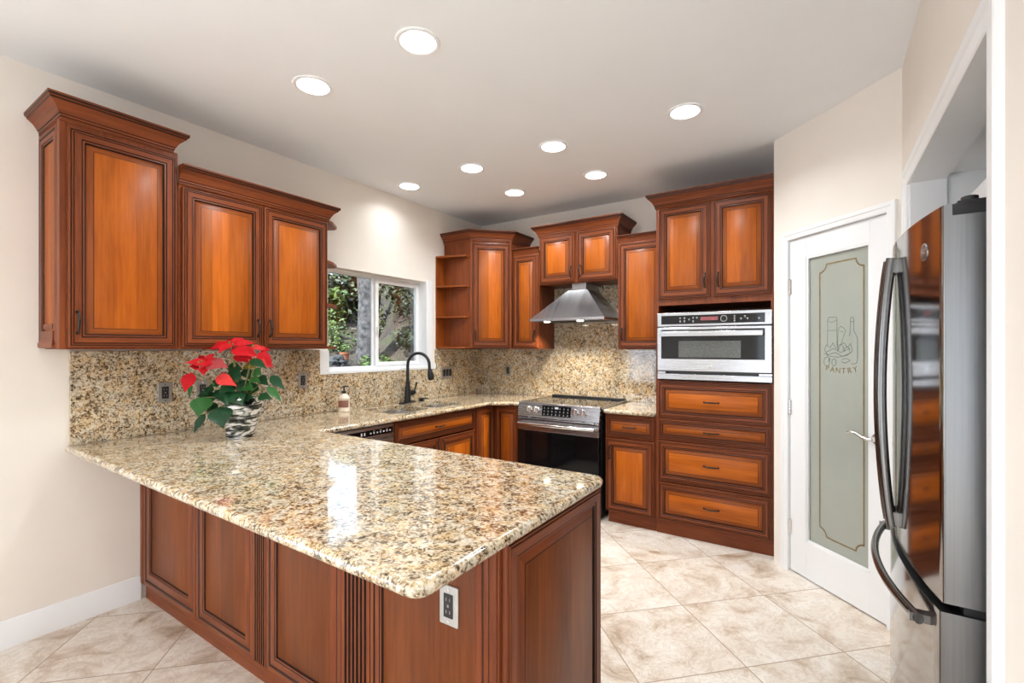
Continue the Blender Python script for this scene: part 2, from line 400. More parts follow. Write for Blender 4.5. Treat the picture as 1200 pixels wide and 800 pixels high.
CROWN = [(0, 0), (.006, 0), (.009, .005), (.009, .014), (.013, .017), (.013, .026), (.017, .029), (.022, .040), (.032, .056), (.045, .068), (.052, .073), (.054, .080), (.060, .083), (.063, .092), (.063, .100), (0, .100)]
CROWN_M = [0, 0, 0, 2, 0, 2, 0, 0, 0, 0, 2, 0, 2, 0, 0]
def crown(root, path, z, rope=True, scale=1.0, closed_top=None):
    mb = MB(); prof = [(o*scale, z+h*scale) for o, h in CROWN]
    mb.sweep(path, prof, 0, CROWN_M)
    if closed_top: mb.add([(*q, z+.095*scale) for q in closed_top], [tuple(range(len(closed_top)))], 0)
    if rope:      # little slanted beads of the rope moulding
        for a, b in zip(path[:-1], path[1:]):
            A, B = Vector(a), Vector(b); d = (B-A); L = d.length; d.normalize(); nrm = Vector((d.y, -d.x))
            k = max(1, int(L/.011))
            for i in range(k):
                c = A+d*(L*(i+.5)/k)+nrm*.009
                v = []
                for (s1, z1) in ((-.0045, .006), (.0015, .006), (.0045, .0135), (-.0015, .0135)):
                    q = c+d*s1; v.append((q.x, q.y, z+z1))
                w = [(p[0]+nrm.x*.003, p[1]+nrm.y*.003, p[2]) for p in v]
                mb.add(v+w, [(4, 5, 6, 7), (0, 1, 5, 4), (1, 2, 6, 5), (2, 3, 7, 6), (3, 0, 4, 7)], 0)
    return mb.build('crown_molding', WOODS, root, merge=False)
def carcass(root, w, d, z0, z1, hollow=False, name='body'):
    mb = MB()
    if hollow:
        t = .018
        mb.box(0, t, 0, d, z0, z1); mb.box(w-t, w, 0, d, z0, z1); mb.box(t, w-t, 0, d, z0, z0+t, 0, 0); mb.box(t, w-t, d-.008, d, z0+t, z1)
        mb.box(t, w-t, 0, .02, z1-.03, z1, 0, 0); mb.box(t, w-t, 0, .02, z0+t, z0+.04, 0, 0)
    else: mb.box(0, w, 0, d, z0, z1)
    return mb.build(name, WOODS, root, bevel=.0015)

# ================================================================== SETTING
H = 2.74
RX = 3.486
PK = 2.2303         # pantry wall lies on x + y = PK
mb = MB(); mb.box(-0.15, 4.6, -8.0, 0.15, -0.10, 0.0); struct('floor', mb, TILE, 'beige travertine-look floor tiles laid diagonally')
mb = MB(); mb.box(-0.15, 4.6, -8.0, 0.15, H, H+.1); struct('ceiling', mb, CEIL, 'flat pale grey ceiling')
# left wall with kitchen window opening (y -1.94..-0.87) and a second window behind the camera
WY0, WY1, WZ0, WZ1 = -1.945, -0.872, 1.205, 2.02
mb = MB()
for a in [(-7.6, -7.30, 0, H), (-7.30, -4.90, 0, .30), (-7.30, -4.90, 2.10, H), (-4.90, WY0, 0, H), (WY0, WY1, 0, WZ0), (WY0, WY1, WZ1, H), (WY1, 0.0, 0, H)]:
    mb.box(-0.15, 0, a[0], a[1], a[2], a[3])
struct('wall_left', mb, WALL, 'cream painted wall with the window over the sink')
mb = MB(); mb.box(-0.15, 4.6, 0.0, 0.15, 0, H); struct('wall_back', mb, WALL, 'cream painted wall behind the range')
# pantry: side return, angled wall with door opening
def pw(t): return (2.902+t*math.sqrt(.5), -0.672-t*math.sqrt(.5))       # point along the angled wall
PL = (RX-2.902)*math.sqrt(2)
D0, D1, DZ = 0.129, 0.754, 2.058           # door leaf along the wall
mb = MB(); mb.box(2.915, 2.995, -0.655, 0, 0, H); struct('wall_pantry_side', mb, WALL, 'short cream return wall beside the tall oven cabinet')
mb = MB(); mb.M = Matrix.Translation((2.902, -0.672, 0)) @ Matrix.Rotation(-PI/4, 4, 'Z')
mb.box(0, D0-.012, 0, .10, 0, H); mb.box(D1+.012, PL, 0, .10, 0, H); mb.box(D0-.012, D1+.012, 0, .10, DZ+.012, H)
struct('wall_pantry', mb, WALL, 'cream wall set at an angle around the pantry door')
# right wall around the refrigerator alcove
AY0, AY1, AZ = -2.703, -1.487, 2.11
mb = MB(); mb.box(RX, RX+.12, AY1, -1.2485, 0, H); mb.box(RX, RX+.12, AY0, AY1, AZ+.02, H); mb.box(RX, RX+.12, -7.6, AY0, 0, H)
struct('wall_right', mb, WALL, 'cream wall with the cased refrigerator opening')
mb = MB()
mb.box(RX, 4.42, AY1, AY1+.05, 0, AZ+.02); mb.box(RX+.12, 4.42, AY0-.05, AY0, 0, AZ+.02); mb.box(4.38, 4.42, AY0, AY1, 0, AZ+.02); mb.box(RX, 4.42, AY0-.05, AY1+.05, AZ+.02, AZ+.06)
struct('wall_alcove', mb, WHITE, 'white lined recess that holds the refrigerator')
mb = MB(); mb.box(4.42, 4.55, -8, 0, 0, H); struct('wall_outer', mb, WALL, 'outer wall behind the pantry')
# rear wall behind the camera; its door opening is added to let light in
mb = MB(); mb.box(-0.15, 2.05, -7.70, -7.6, 0, H); mb.box(3.45, 4.6, -7.70, -7.6, 0, H); mb.box(2.05, 3.45, -7.70, -7.6, 2.16, H)
struct('wall_rear', mb, WALL, 'rear dining wall behind the camera')
mb = MB()
for x0 in (2.05,):
    mb.box(x0, x0+.05, -7.69, -7.64, 0.0, 2.16); mb.box(x0+1.35, x0+1.40, -7.69, -7.64, .0, 2.16); mb.box(x0+.05, x0+1.35, -7.69, -7.64, .0, .08); mb.box(x0+.05, x0+1.35, -7.69, -7.64, 2.09, 2.16)
d = struct('door_2', mb, VINYL, 'white sliding patio door added out of view at the dining end to let light in')
# casings
def case_prof(mb, x0, x1, z0, z1, y=0.0, t=.018): # flat casing with a back band step (local frame)
    mb.box(x0, x1, y-t, y, z0, z1)
CAS = [(0, 0), (0, .010), (.004, .013), (.028, .015), (.034, .019), (.052, .019), (.055, .016), (.055, 0)]
def casing(mb, x0, x1, z1, w=.055, flip=1):
    """three-sided mitred casing round an opening x0..x1, 0..z1 in local frame, front is -y"""
    k = w/.055
    for i in range(len(CAS)-1):
        (a, d0), (b, d1) = (CAS[i][0]*k, CAS[i][1]), (CAS[i+1][0]*k, CAS[i+1][1])
        mb.quad((x0-a, -d0, 0), (x0-a, -d0, z1+a), (x0-b, -d1, z1+b), (x0-b, -d1, 0))
        mb.quad((x1+a, -d0, 0), (x1+a, -d0, z1+a), (x1+b, -d1, z1+b), (x1+b, -d1, 0))
        mb.quad((x0-a, -d0, z1+a), (x1+a, -d0, z1+a), (x1+b, -d1, z1+b), (x0-b, -d1, z1+b))
mb = MB(); mb.M = Matrix.Translation((2.902, -0.672, 0)) @ Matrix.Rotation(-PI/4, 4, 'Z')
casing(mb, D0-.003, D1+.003, DZ+.003, .050)
mb.box(D0-.012, D0-.003, 0, .10, 0, DZ+.003); mb.box(D1+.003, D1+.012, 0, .10, 0, DZ+.003); mb.box(D0-.012, D1+.012, 0, .10, DZ+.003, DZ+.012)
struct('trim_1', mb, WHITE, 'white casing around the pantry door', merge=False)
mb = MB(); mb.M = Matrix.Translation((RX, AY0, 0)) @ Matrix.Rotation(-PI/2, 4, 'Z') @ Matrix.Scale(1, 4)
# local x runs towards -y here, so mirror the opening
casing(mb, AY0-AY1, 0.0, AZ, .078)
mb.box(AY0-AY1-.001, AY0-AY1+.016, 0, .12, 0, AZ+.016); mb.box(-.016, .001, 0, .12, 0, AZ+.016); mb.box(AY0-AY1, 0, 0, .12, AZ, AZ+.018)
struct('trim_2', mb, WHITE, 'wide white casing around the refrigerator opening', merge=False)
BASEB = [(0, 0), (.016, 0), (.016, .092), (.013, .096), (.013, .104), (.010, .108), (.009, .120), (.004, .128), (0, .128)]
mb = MB(); mb.sweep([(0, -3.135), (0, -7.6)][::-1], BASEB); struct('baseboard_left', mb, WHITE, 'tall white baseboard along the cream left wall')
mb = MB(); mb.sweep([(RX, AY0-.082), (RX, -7.6)], BASEB); struct('baseboard_right', mb, WHITE, 'white baseboard of the right wall')
# kitchen window
mb = MB(); fx0, fx1 = -.125, -.085
y0, y1, z0, z1 = WY0, WY1, WZ0, WZ1
mb.box(fx0, fx1, y0, y1, z0, z0+.030); mb.box(fx0, fx1, y0, y1, z1-.03, z1); mb.box(fx0, fx1, y0, y0+.03, z0+.03, z1-.03); mb.box(fx0, fx1, y1-.03, y1, z0+.03, z1-.03)
win = struct('window_1', mb, VINYL, 'white sliding window over the sink looking onto trees', bevel=.003)
ym = -1.385
mb = MB(); sx0, sx1 = -.105, -.075
mb.box(sx0, sx1, ym-.035, ym, z0+.03, z1-.03); mb.box(sx0, sx1, ym, y1-.055, z0+.03, z0+.062); mb.box(sx0, sx1, ym, y1-.055, z1-.062, z1-.03); mb.box(sx0, sx1, y1-.060, y1-.032, z0+.03, z1-.03)
sash = mb.build('sash', VINYL, win, bevel=.003)
mb = MB(); mb.box(-.112, -.098, ym-.058, ym-.036, z0+.03, z1-.03); mb.build('meeting_stile', VINYL, win, bevel=.002)
mb = MB(); mb.box(-.097, -.093, ym, y1-.058, z0+.06, z1-.06); mb.build('pane', PANE, sash)
mb = MB(); mb.box(-.113, -.109, y0+.03, ym-.04, z0+.03, z1-.03); mb.build('pane', PANE, win)
mb = MB(); mb.tube([(-.070, ym-.017, 1.50), (-.064, ym-.017, 1.52), (-.064, ym-.017, 1.56), (-.070, ym-.017, 1.58)], .006, 8); mb.build('latch', VINYL, sash)
mb = MB(); mb.box(-.085, .001, WY0+.001, WY1-.001, WZ0+.0005, WZ0+.005); mb.box(.001, .022, WY0, WY1, 1.188, WZ0+.005); mb.box(.001, .020, -2.025, WY0, 1.188, 1.235); mb.box(.001, .020, WY1, -.757, 1.188, 1.235)
mb.box(.001, .016, WY1, -.800, 1.235, 2.035); mb.box(-.085, .016, WY1-.006, WY1-.0005, WZ0+.005, WZ1); mb.box(.001, .016, -2.025, WY0, 1.235, 1.372)
struct('trim_3', mb, WHITE, 'white ledge and side trim of the sink window', bevel=.002)
# side window behind the camera
mb = MB()
for a in [(-7.30, -7.24, .30, 2.10), (-4.96, -4.90, .30, 2.10), (-7.24, -4.96, .30, .36), (-7.24, -4.96, 2.04, 2.10), (-6.13, -6.07, .36, 2.04)]: mb.box(-.12, -.08, *a)
struct('window_2', mb, VINYL, 'dining window in the left wall behind the camera')

# ================================================================== COUNTERTOPS, BACKSPLASH
CT = 0.903; TH = 0.034
def round_poly(pts):
    out = []
    n = len(pts)
    for i, p in enumerate(pts):
        r = p[2] if len(p) > 2 else 0; P = Vector(p[:2])
        if r <= 0: out.append(P); continue
        A = (Vector(pts[i-1][:2])-P).normalized(); B = (Vector(pts[(i+1) % n][:2])-P).normalized()
        a = P+A*r; b = P+B*r
        for k in range(8):
            t = k/7; out.append(a*(1-t)**2+P*2*t*(1-t)+b*t*t)
    return out
def inset_poly(P, d):
    n = len(P); out = []
    for i in range(n):
        d1 = (P[i]-P[i-1]).normalized(); d2 = (P[(i+1) % n]-P[i]).normalized()
        n1 = Vector((-d1.y, d1.x)); n2 = Vector((-d2.y, d2.x)); m = (n1+n2).normalized()
        out.append(P[i]+m*(d/max(.3, m.dot(n1))))
    return out
def slab(name, outline, holes, ztop, th, label, parent=None):
    P = round_poly(outline); loops = []; r = th/2
    for k in range(9):
        a = PI/2-PI*k/8
        loops.append([(q.x, q.y, ztop-r+r*math.sin(a)) for q in inset_poly(P, r*(1-math.cos(a)))])
    bm = bmesh.new(); L = [[bm.verts.new(p) for p in lp] for lp in loops]; n = len(P)
    for k in range(8):
        for i in range(n):
            f = bm.faces.new((L[k][i], L[k+1][i], L[k+1][(i+1) % n], L[k][(i+1) % n])); f.smooth = True
    for zz, ring in ((ztop, L[0]), (ztop-th, L[-1])):
        ed = [bm.edges.get((ring[i], ring[(i+1) % n])) for i in range(n)]
        for h in holes:
            hv = [bm.verts.new((q[0], q[1], zz)) for q in h]; h2 = len(hv)
            ed += [bm.edges.new((hv[i], hv[(i+1) % h2])) for i in range(h2)]
            if zz == ztop: top = hv; h_top = getattr(slab, 'tops', []); h_top.append(hv); slab.tops = h_top
            else:
                tv = slab.tops.pop(0)
                for i in range(h2): bm.faces.new((tv[i], tv[(i+1) % h2], hv[(i+1) % h2], hv[i]))
        bmesh.ops.triangle_fill(bm, use_beauty=True, use_dissolve=False, edges=ed)
    bmesh.ops.recalc_face_normals(bm, faces=bm.faces)
    me = bpy.data.meshes.new(name); bm.to_mesh(me); bm.free(); me.materials.append(GRANITE)
    o = bpy.data.objects.new(name, me); COL.objects.link(o)
    return tag(o, label, 'countertop')
def rrect(x0, x1, y0, y1, r, n=6):
    out = []
    for cx, cy, a0 in ((x1-r, y0+r, -PI/2), (x1-r, y1-r, 0), (x0+r, y1-r, PI/2), (x0+r, y0+r, PI)):
        for k in range(n): a = a0+PI/2*k/(n-1); out.append((cx+r*math.cos(a), cy+r*math.sin(a)))
    return out
BOWLS = [(0.165, 0.545, -1.76, -1.375), (0.185, 0.545, -1.335, -0.965)]
slab('countertop', [(0.022, -3.455, .02), (2.484, -3.493, .05), (2.480, -2.482, .06), (0.672, -2.480, .03), (0.672, -.745, .05), (.80, -.652, .05), (0.910, -.652), (.910, -.022), (.022, -.022)],
     [rrect(*b, .06) for b in BOWLS], CT, TH, 'speckled tan granite worktop running from the sink wall out over the peninsula')
slab('countertop', [(1.706, -.655, .02), (2.112, -.655), (2.112, -.022), (1.706, -.022)], [], CT, TH, 'small granite worktop between the range and the tall oven cabinet')
mb = MB(); sz = 1.374
mb.box(.001, .021, -3.43, -2.028, CT, sz); mb.box(.001, .021, -2.028, -.754, CT, 1.186); mb.box(.001, .021, -.754, -.001, CT, sz)
tag(mb.build('backsplash', GRANITE), 'tall speckled granite backsplash on the window wall', 'backsplash')
mb = MB(); mb.box(.0215, .93, -.021, -.001, CT, sz); mb.box(.93, 1.70, -.021, -.001, .80, 1.975); mb.box(1.70, 2.115, -.021, -.001, CT, sz)
tag(mb.build('backsplash', GRANITE), 'tall speckled granite backsplash behind the range and hood', 'backsplash')

# ================================================================== UPPER CABINETS, LEFT WALL  (local x -> +y, local -y -> +x)
UB = 1.384
def left_root(name, label, cat, y, z, xf): return thing(name, label, cat, (xf, y, z), PI/2)
# tall single-door cabinet
r = left_root('wall_cabinet', 'tall single-door cherry wall cabinet with a pilaster on its side, leftmost of all', 'cabinet', -3.519, UB, .33)
wd = .439
carcass(r, wd, .328, 0, 1.03)
door(r, .004, wd-.012, .010, 1.000, -.022, .034, .122)
mb = MB(); mb.M = Matrix.Rotation(-PI/2, 4, 'Z')
mb.M = Matrix(((0, 1, 0, -.022), (-1, 0, 0, .328), (0, 0, 1, 0), (0, 0, 0, 1)))   # local panel x runs from wall (y=.328) to front (y=0)
flat_panel(mb, 0.0, .285, .004, 1.022, 0, frame=.060, th=.021)
mb.box(.292, .328, 0.0, .021, .0, 1.03)
for (a, b, z0, z1, t) in ((.03, .258, .008, .030, .010), (.035, .253, .030, .042, .007), (.045, .243, .042, .085, .004), (.06, .20, .095, .118, -.004)):
    mb.box(a, b, -t, .010, z0, z1, 0, 0)
mb.build('side_pilaster', WOODS, r)
crown(r, [(-.010, .328), (-.010, -.0), (wd-.03, -.0), (wd-.03, .328)], 1.022)
# double-door cabinet with open end shelves
r = left_root('wall_cabinet', 'double-door cherry wall cabinet left of the window, with small open end shelves', 'cabinet', -3.078, UB, .33)
wd = .895
carcass(r, wd, .328, 0, .880)
door(r, .014, .440, .010, .858, -.022, .410, .125)
door(r, .452, wd-.010, .010, .858, -.022, .482, .125)
crown(r, [(.0, -.0), (wd, -.0), (wd, .328)], .868)
for z in (.0, .30, .60, .885):
    mb = MB(); mb.prism([(wd, .03), (wd+.10, .08), (wd+.20, .17), (wd+.21, .215), (wd+.16, .305), (wd, .327)], z, z+.018, 0)
    mb.build('shelf', WOODS, r)
# ================================================================== CORNER WALL CABINET (diagonal) with open shelves
r = thing('corner_wall_cabinet', 'tall diagonal cherry corner wall cabinet with open end shelves by the window', 'corner cabinet', (0, 0, UB), 0)
ch = 1.05
mb = MB(); mb.prism([(.002, -.617), (.333, -.617), (.618, -.332), (.618, -.002), (.002, -.002)], 0, ch, 0); mb.build('body', WOODS, r, bevel=.0015)
dl = math.hypot(.285, .285)
# door in a frame rotated 45 degrees: local origin at (.333,-.617), x along (1,1)
Md = Matrix.Translation((.333, -.617, 0)) @ Matrix.Rotation(PI/4, 4, 'Z')
dr = bpy.data.objects.new('tmp', None)
mb = MB(); mb.M = Md; raised_panel(mb, .018, dl-.018, .010, 1.014, -.022)
dd = mb.build('door', WOODS, r)
hd = pull(.048, .125, -.022, dd); hd.matrix_local = Md
for x in (0, dl-.016):
    mb = MB(); mb.M = Md; mb.box(x, x+.016, -.012, -.0005, 0, ch); mb.build('face_stile', WOODS, r)
bpy.data.objects.remove(dr)
crown(r, [(.002, -.617), (.338, -.617), (.622, -.332), (.622, -.002)], 1.036, closed_top=[(.002, -.617), (.338, -.617), (.622, -.332), (.622, -.002), (.002, -.002)])
mb = MB(); mb.box(.002, .010, -.742, -.618, 0, .90, 3); mb.build('back_panel', WOODS, r)
for z in (0.0, .298, .595, .885):
    mb = MB(); mb.prism([(.010, -.742), (.03, -.742), (.20, -.690), (.285, -.660), (.300, -.648), (.300, -.630), (.33, -.625), (.33, -.618), (.010, -.618)], z, z+.017, 3); mb.build('shelf', WOODS, r)
# ================================================================== UPPER CABINETS, BACK WALL (local = world axes, front at -y)
def back_root(name, label, x, z, yf, cat='cabinet'): return thing(name, label, cat, (x, yf, z), 0)
SMALLCROWN = .55
r = back_root('wall_cabinet', 'narrow single-door cherry wall cabinet between the corner cabinet and the hood', .628, UB-.004, -.315)
carcass(r, .298, .313, 0, .935); door(r, .012, .288, .010, .895, -.022, .258, .125)
crown(r, [(0, 0), (.298, 0)], .915, rope=False, scale=SMALLCROWN)
r = back_root('wall_cabinet', 'short double-door cherry wall cabinet above the range hood', .932, 1.977, -.318)
carcass(r, .768, .316, 0, .475)
door(r, .010, .370, .012, .450, -.022, .338, .10); door(r, .398, .758, .012, .450, -.022, .430, .10)
crown(r, [(0, .316), (0, 0), (.768, 0), (.768, .316)], .450)
r = back_root('wall_cabinet', 'single-door cherry wall cabinet right of the hood, beside the oven tower', 1.704, UB-.006, -.315)
carcass(r, .412, .313, 0, .930); door(r, .014, .404, .010, .895, -.022, .044, .125)
crown(r, [(0, 0), (.412, 0)], .910, rope=False, scale=SMALLCROWN)
# ================================================================== TALL OVEN CABINET
r = back_root('oven_cabinet', 'tall cherry oven tower with wall oven, four drawers and two upper doors', 2.120, 0, -.620, 'tall cabinet')
wt = .778
mb = MB(); t = .018
mb.box(0, wt, 0, .618, .105, 1.148)                                   # lower block
mb.box(0, t, 0, .618, 1.148, 1.705); mb.box(wt-t, wt, 0, .618, 1.148, 1.705); mb.box(t, wt-t, .60, .618, 1.148, 1.705)
mb.box(0, wt, 0, .618, 1.705, 2.44)
mb.build('body', WOODS, r, bevel=.0015)
mb = MB(); mb.box(0.0, wt, .018, .60, 0, .105, 0, 0); mb.build('toe_kick', WOODS, r)
door(r, .020, .383, 1.752, 2.425, -.022, .350, 1.87); door(r, .405, .765, 1.752, 2.425, -.022, .437, 1.87)
drawer(r, .018, .765, .870, 1.138, -.022)
drawer(r, .018, .765, .712, .862, -.022, small=True)
drawer(r, .018, .765, .402, .698, -.022)
drawer(r, .018, .765, .112, .390, -.022)
crown(r, [(0, .618), (0, 0), (wt, 0)], 2.432)
# ================================================================== BASE CABINETS
r = back_root('base_cabinet', 'cherry base cabinet with one drawer over a door, right of the range', 1.712, 0, -.612)
carcass(r, .404, .58, .095, .868)
mb = MB(); mb.box(0.02, .404, .018, .56, 0, .095, 0, 0); mb.build('toe_kick', WOODS, r)
drawer(r, .010, .396, .690, .852, -.022, small=True); door(r, .010, .396, .100, .672, -.022, .040, .560)
# corner base: two bifold doors meeting in the inner corner
r = thing('corner_base_cabinet', 'cherry corner base cabinet with two narrow bifold doors under the worktop corner', 'corner cabinet', (0, 0, 0), 0)
mb = MB(); mb.prism([(.025, -.900), (.610, -.900), (.610, -.610), (.900, -.610), (.900, -.030), (.025, -.030)], .10, .866, 0); mb.build('body', WOODS, r, bevel=.0015)
mb = MB(); mb.prism([(.03, -.89), (.55, -.89), (.55, -.55), (.89, -.55), (.89, -.035), (.03, -.035)], 0, .10, 0); mb.build('toe_kick', WOODS, r)
mb = MB(); mb.M = Matrix.Translation((.611, -.900, 0)) @ Matrix.Rotation(PI/2, 4, 'Z'); raised_panel(mb, .010, .262, .11, .852, -.022); mb.build('door', WOODS, r)
mb = MB(); mb.M = Matrix.Translation((.611, -.611, 0)); raised_panel(mb, .026, .280, .11, .852, -.022); mb.build('door', WOODS, r)
# sink base
r = left_root('sink_base_cabinet', 'cherry sink base cabinet with a false drawer front and two doors below the faucet', 'cabinet', -1.850, 0, .610)
wd = .945
carcass(r, wd, .580, .10, .866, hollow=True)
mb = MB(); mb.box(0, wd, .06, .56, 0, .10, 0, 0); mb.build('toe_kick', WOODS, r)
door(r, .010, wd-.010, .690, .852, -.022, wd/2, .771, 'drawer_front', 'h', False, small=True)
door(r, .010, wd/2-.004, .11, .676, -.022, wd/2-.035, .60); door(r, wd/2+.004, wd-.010, .11, .676, -.022, wd/2+.035, .60)
# dishwasher
r = left_root('dishwasher', 'dark stainless dishwasher under the worktop, left of the sink cabinet', 'dishwasher', -2.462, 0, .610)
mb = MB(); mb.box(0, .600, 0, .57, .02, .862); mb.build('tub', BLACKP, r, bevel=.003)
mb = MB(); mb.box(.003, .597, -.028, -.001, .10, .765); mb.build('door', STEELD, r, bevel=.004)
mb = MB(); mb.box(.003, .597, -.030, -.001, .771, .860); cp = mb.build('control_panel', STEELD, r, bevel=.004)
mb = MB(); mb.box(.20, .585, -.0312, -.0298, .798, .838)
for i in range(7):
    x = .385+.028*i; mb.box(x, x+.012, -.0318, -.0312, .812, .822, 1)
    if i % 2: mb.box(x-.002, x+.015, -.0318, -.0312, .828, .831, 1)
for x in (.31, .335): mb.box(x, x+.012, -.0318, -.0312, .808, .828, 1)
mb.build('display', [BLACKG, GREYMARK], cp)
mb = MB(); mb.box(0.01, .59, .05, .50, 0, .02); mb.build('toe_plate', BLACKP, r)
# ================================================================== PENINSULA CABINET
PF = -3.140
r = thing('peninsula_cabinet', 'cherry peninsula base with framed panels and fluted pilasters under the granite overhang', 'cabinet', (0, 0, 0), 0)
mb = MB(); mb.box(.004, 2.436, PF+.022, -2.500, .09, .866); mb.build('body', WOODS, r)
mb = MB(); mb.box(.018, 2.430, PF+.030, -2.53, 0, .09, 0, 0); mb.sweep([(.018, PF+.0305), (2.430, PF+.0305)], [(0, 0), (.004, .0), (.004, .06), (0, .068)]); mb.build('toe_kick', WOODS, r)
def xform(): return Matrix.Translation((0, PF, 0))
def front_panel(x0, x1, frame=.06, zb=.094):
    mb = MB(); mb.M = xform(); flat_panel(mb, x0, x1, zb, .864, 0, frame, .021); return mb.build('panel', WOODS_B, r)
mb = MB(); mb.M = xform(); mb.box(.004, .056, .004, .021, .094, .864); mb.box(.020, .050, 0, .004, .094, .864); mb.build('end_stile', WOODS, r, bevel=.0015)
front_panel(.060, .676, .09); front_panel(.680, 1.188, .075)
def flutes(x0, x1, n=5):
    w = (x1-x0); pts = [(x0, .021), (x0, 0)]; e = w*.08; step = (w-2*e)/n; mis = []
    P = [(x0, .021), (x0, 0.0), (x0+e, 0.0)]; Mi = [0, 0]
    for i in range(n):
        a = x0+e+i*step; g = step*.62; s0 = a+(step-g)/2
        P.append((s0, 0)); Mi.append(0)
        for k in range(1, 5):
            t = k/5; P.append((s0+g*t, .0085*math.sin(PI*t))); Mi.append(2)
        P.append((s0+g, 0)); Mi.append(2)
    P += [(x1, 0), (x1, .021)]; Mi += [0, 0]
    mb = MB(); mb.M = xform()
    for i in range(len(P)-1):
        mb.quad((*P[i], .094), (*P[i+1], .094), (*P[i+1], .864), (*P[i], .864), Mi[i], (0, 0, 1))
    mb.quad((x0, .021, .864), (x0, 0, .864), (x1, 0, .864), (x1, .021, .864), 0)
    return mb.build('fluted_pilaster', WOODS, r)
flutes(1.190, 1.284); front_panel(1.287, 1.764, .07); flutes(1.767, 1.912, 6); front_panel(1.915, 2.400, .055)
mb = MB(); mb.M = xform(); mb.box(2.402, 2.436, .0, .021, .094, .864); mb.box(2.409, 2.429, -.004, 0, .094, .864); mb.build('corner_stile', WOODS, r, bevel=.0015)
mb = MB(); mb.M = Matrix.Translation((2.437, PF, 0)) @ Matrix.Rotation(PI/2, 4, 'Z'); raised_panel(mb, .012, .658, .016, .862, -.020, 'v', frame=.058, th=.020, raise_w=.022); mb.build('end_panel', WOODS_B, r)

# ================================================================== SINK, FAUCET
r = thing('kitchen_sink', 'undermount double-bowl stainless sink set in the granite under the window', 'sink', (0, 0, .70), 0)
for i, (x0, x1, y0, y1) in enumerate(BOWLS):
    mb = MB(); loops = []
    for ins, z, rr in ((-.012, CT-TH-.0005, .068), (.004, CT-TH-.0005, .056), (.006, .86-.02, .055), (.010, .74, .055), (.018, .715, .055), (.04, .703, .05), (.10, .701, .05)):
        loops.append([(a, b, z-.70) for a, b in rrect(x0+ins, x1-ins, y0+ins, y1-ins, max(.01, rr))])
    mb.rings(loops, 0, False, True); bw = mb.build('bowl', SINKM, r, merge=False)
    mb = MB(); mb.lathe((x0+x1)/2, (y0+y1)/2, [(.045, .0015), (.045, .004), (.035, .004), (.030, .002), (.004, .002)], 20); mb.build('drain', CHROME, bw)
FX, FY = .090, -1.200
r = thing('faucet', 'dark bronze pull-down gooseneck faucet standing behind the sink', 'faucet', (FX, FY, CT), math.radians(18))
mb = MB(); mb.rings([[(a, b, z) for a, b in rrect(-.030+i, .030-i, -.125+i, .125-i, .028-i)] for i, z in ((0, 0), (0, .005), (.004, .008))], 0, True, True); mb.build('base_plate', BLACKM, r)
mb = MB(); mb.lathe(0, 0, [(.031, .008), (.031, .02), (.027, .03), (.027, .09), (.022, .15), (.017, .17), (.019, .178), (.015, .19)], 20); mb.build('body', BLACKM, r)
mb = MB(); pts = [(0, 0, .19), (0, 0, .26), (0, 0, .33)]
for k in range(1, 13):
    a = PI-PI*k/12*1.02; pts.append((.105+.105*math.cos(a), 0, .335+.105*math.sin(a)))
pts += [(.212, 0, .30)]
mb.tube(pts, [.0135]*len(pts), 14); mb.build('spout', BLACKM, r)
mb = MB(); mb.tube([(.212, 0, .302), (.214, 0, .285), (.220, 0, .250), (.226, 0, .215), (.228, 0, .205)], [.0155, .020, .027, .027, .019], 14); mb.build('spray_head', BLACKM, r)
mb = MB(); mb.tube([(.005, .015, .085), (.018, .055, .085), (.026, .080, .087)], [.017, .025, .020], 14); mb.tube([(.024, .072, .095), (.029, .090, .125), (.035, .108, .175)], [.008, .007, .010], 10); mb.build('lever', BLACKM, r)
r = thing('soap_dispenser', 'low dark deck-mounted dispenser knob beside the faucet', 'dispenser', (.10, -1.035, CT), 0)
mb = MB(); mb.lathe(0, 0, [(.026, 0), (.026, .006), (.016, .009), (.016, .014), (.024, .018), (.024, .026), (.012, .031)], 18); mb.build('base', BLACKM, r)
mb = MB(); mb.tube([(0, 0, .024), (.02, .03, .027), (.03, .05, .022)], [.007, .006, .005], 10); mb.build('nozzle', BLACKM, r)
# soap bottle
r = thing('soap_bottle', 'cream ceramic soap bottle with black pump standing by the granite backsplash', 'soap bottle', (.115, -1.885, CT), math.radians(40))
def glazed_label():
    m, nt, b = new_mat('cream_ceramic'); L = nt.links
    tc = N(nt, 'ShaderNodeTexCoord'); no = N(nt, 'ShaderNodeTexNoise', Scale=70.0, Detail=2.0); L.new(tc.outputs['Object'], no.inputs['Vector'])
    rr = ramp(nt, [(0.55, (0.80, 0.70, 0.57)), (0.68, (0.66, 0.50, 0.38))]); L.new(no.outputs['Fac'], rr.inputs[0]); L.new(rr.outputs[0], b.inputs['Base Color']); b.inputs['Roughness'].default_value = .25
    return m
CERAM = glazed_label(); LABELM = simple('brown_label_print', (0.28, 0.12, 0.09), .5, var=.5, scale=90)
mb = MB(); mb.lathe(0, 0, [(.041, 0), (.044, .004), (.044, .010), (.042, .014), (.042, .096), (.044, .099), (.044, .105), (.040, .112), (.028, .128), (.016, .136), (.012, .140)], 28); bt = mb.build('bottle', CERAM, r)
mb = MB(); n = 12; lp = []
for z in (.036, .088): lp.append([(.0428*math.cos(a), .0428*math.sin(a), z) for a in [math.radians(-150+120*k/n) for k in range(n+1)]])
mb.rings(lp, 0, closed=False); mb.build('label', LABELM, bt, merge=False)
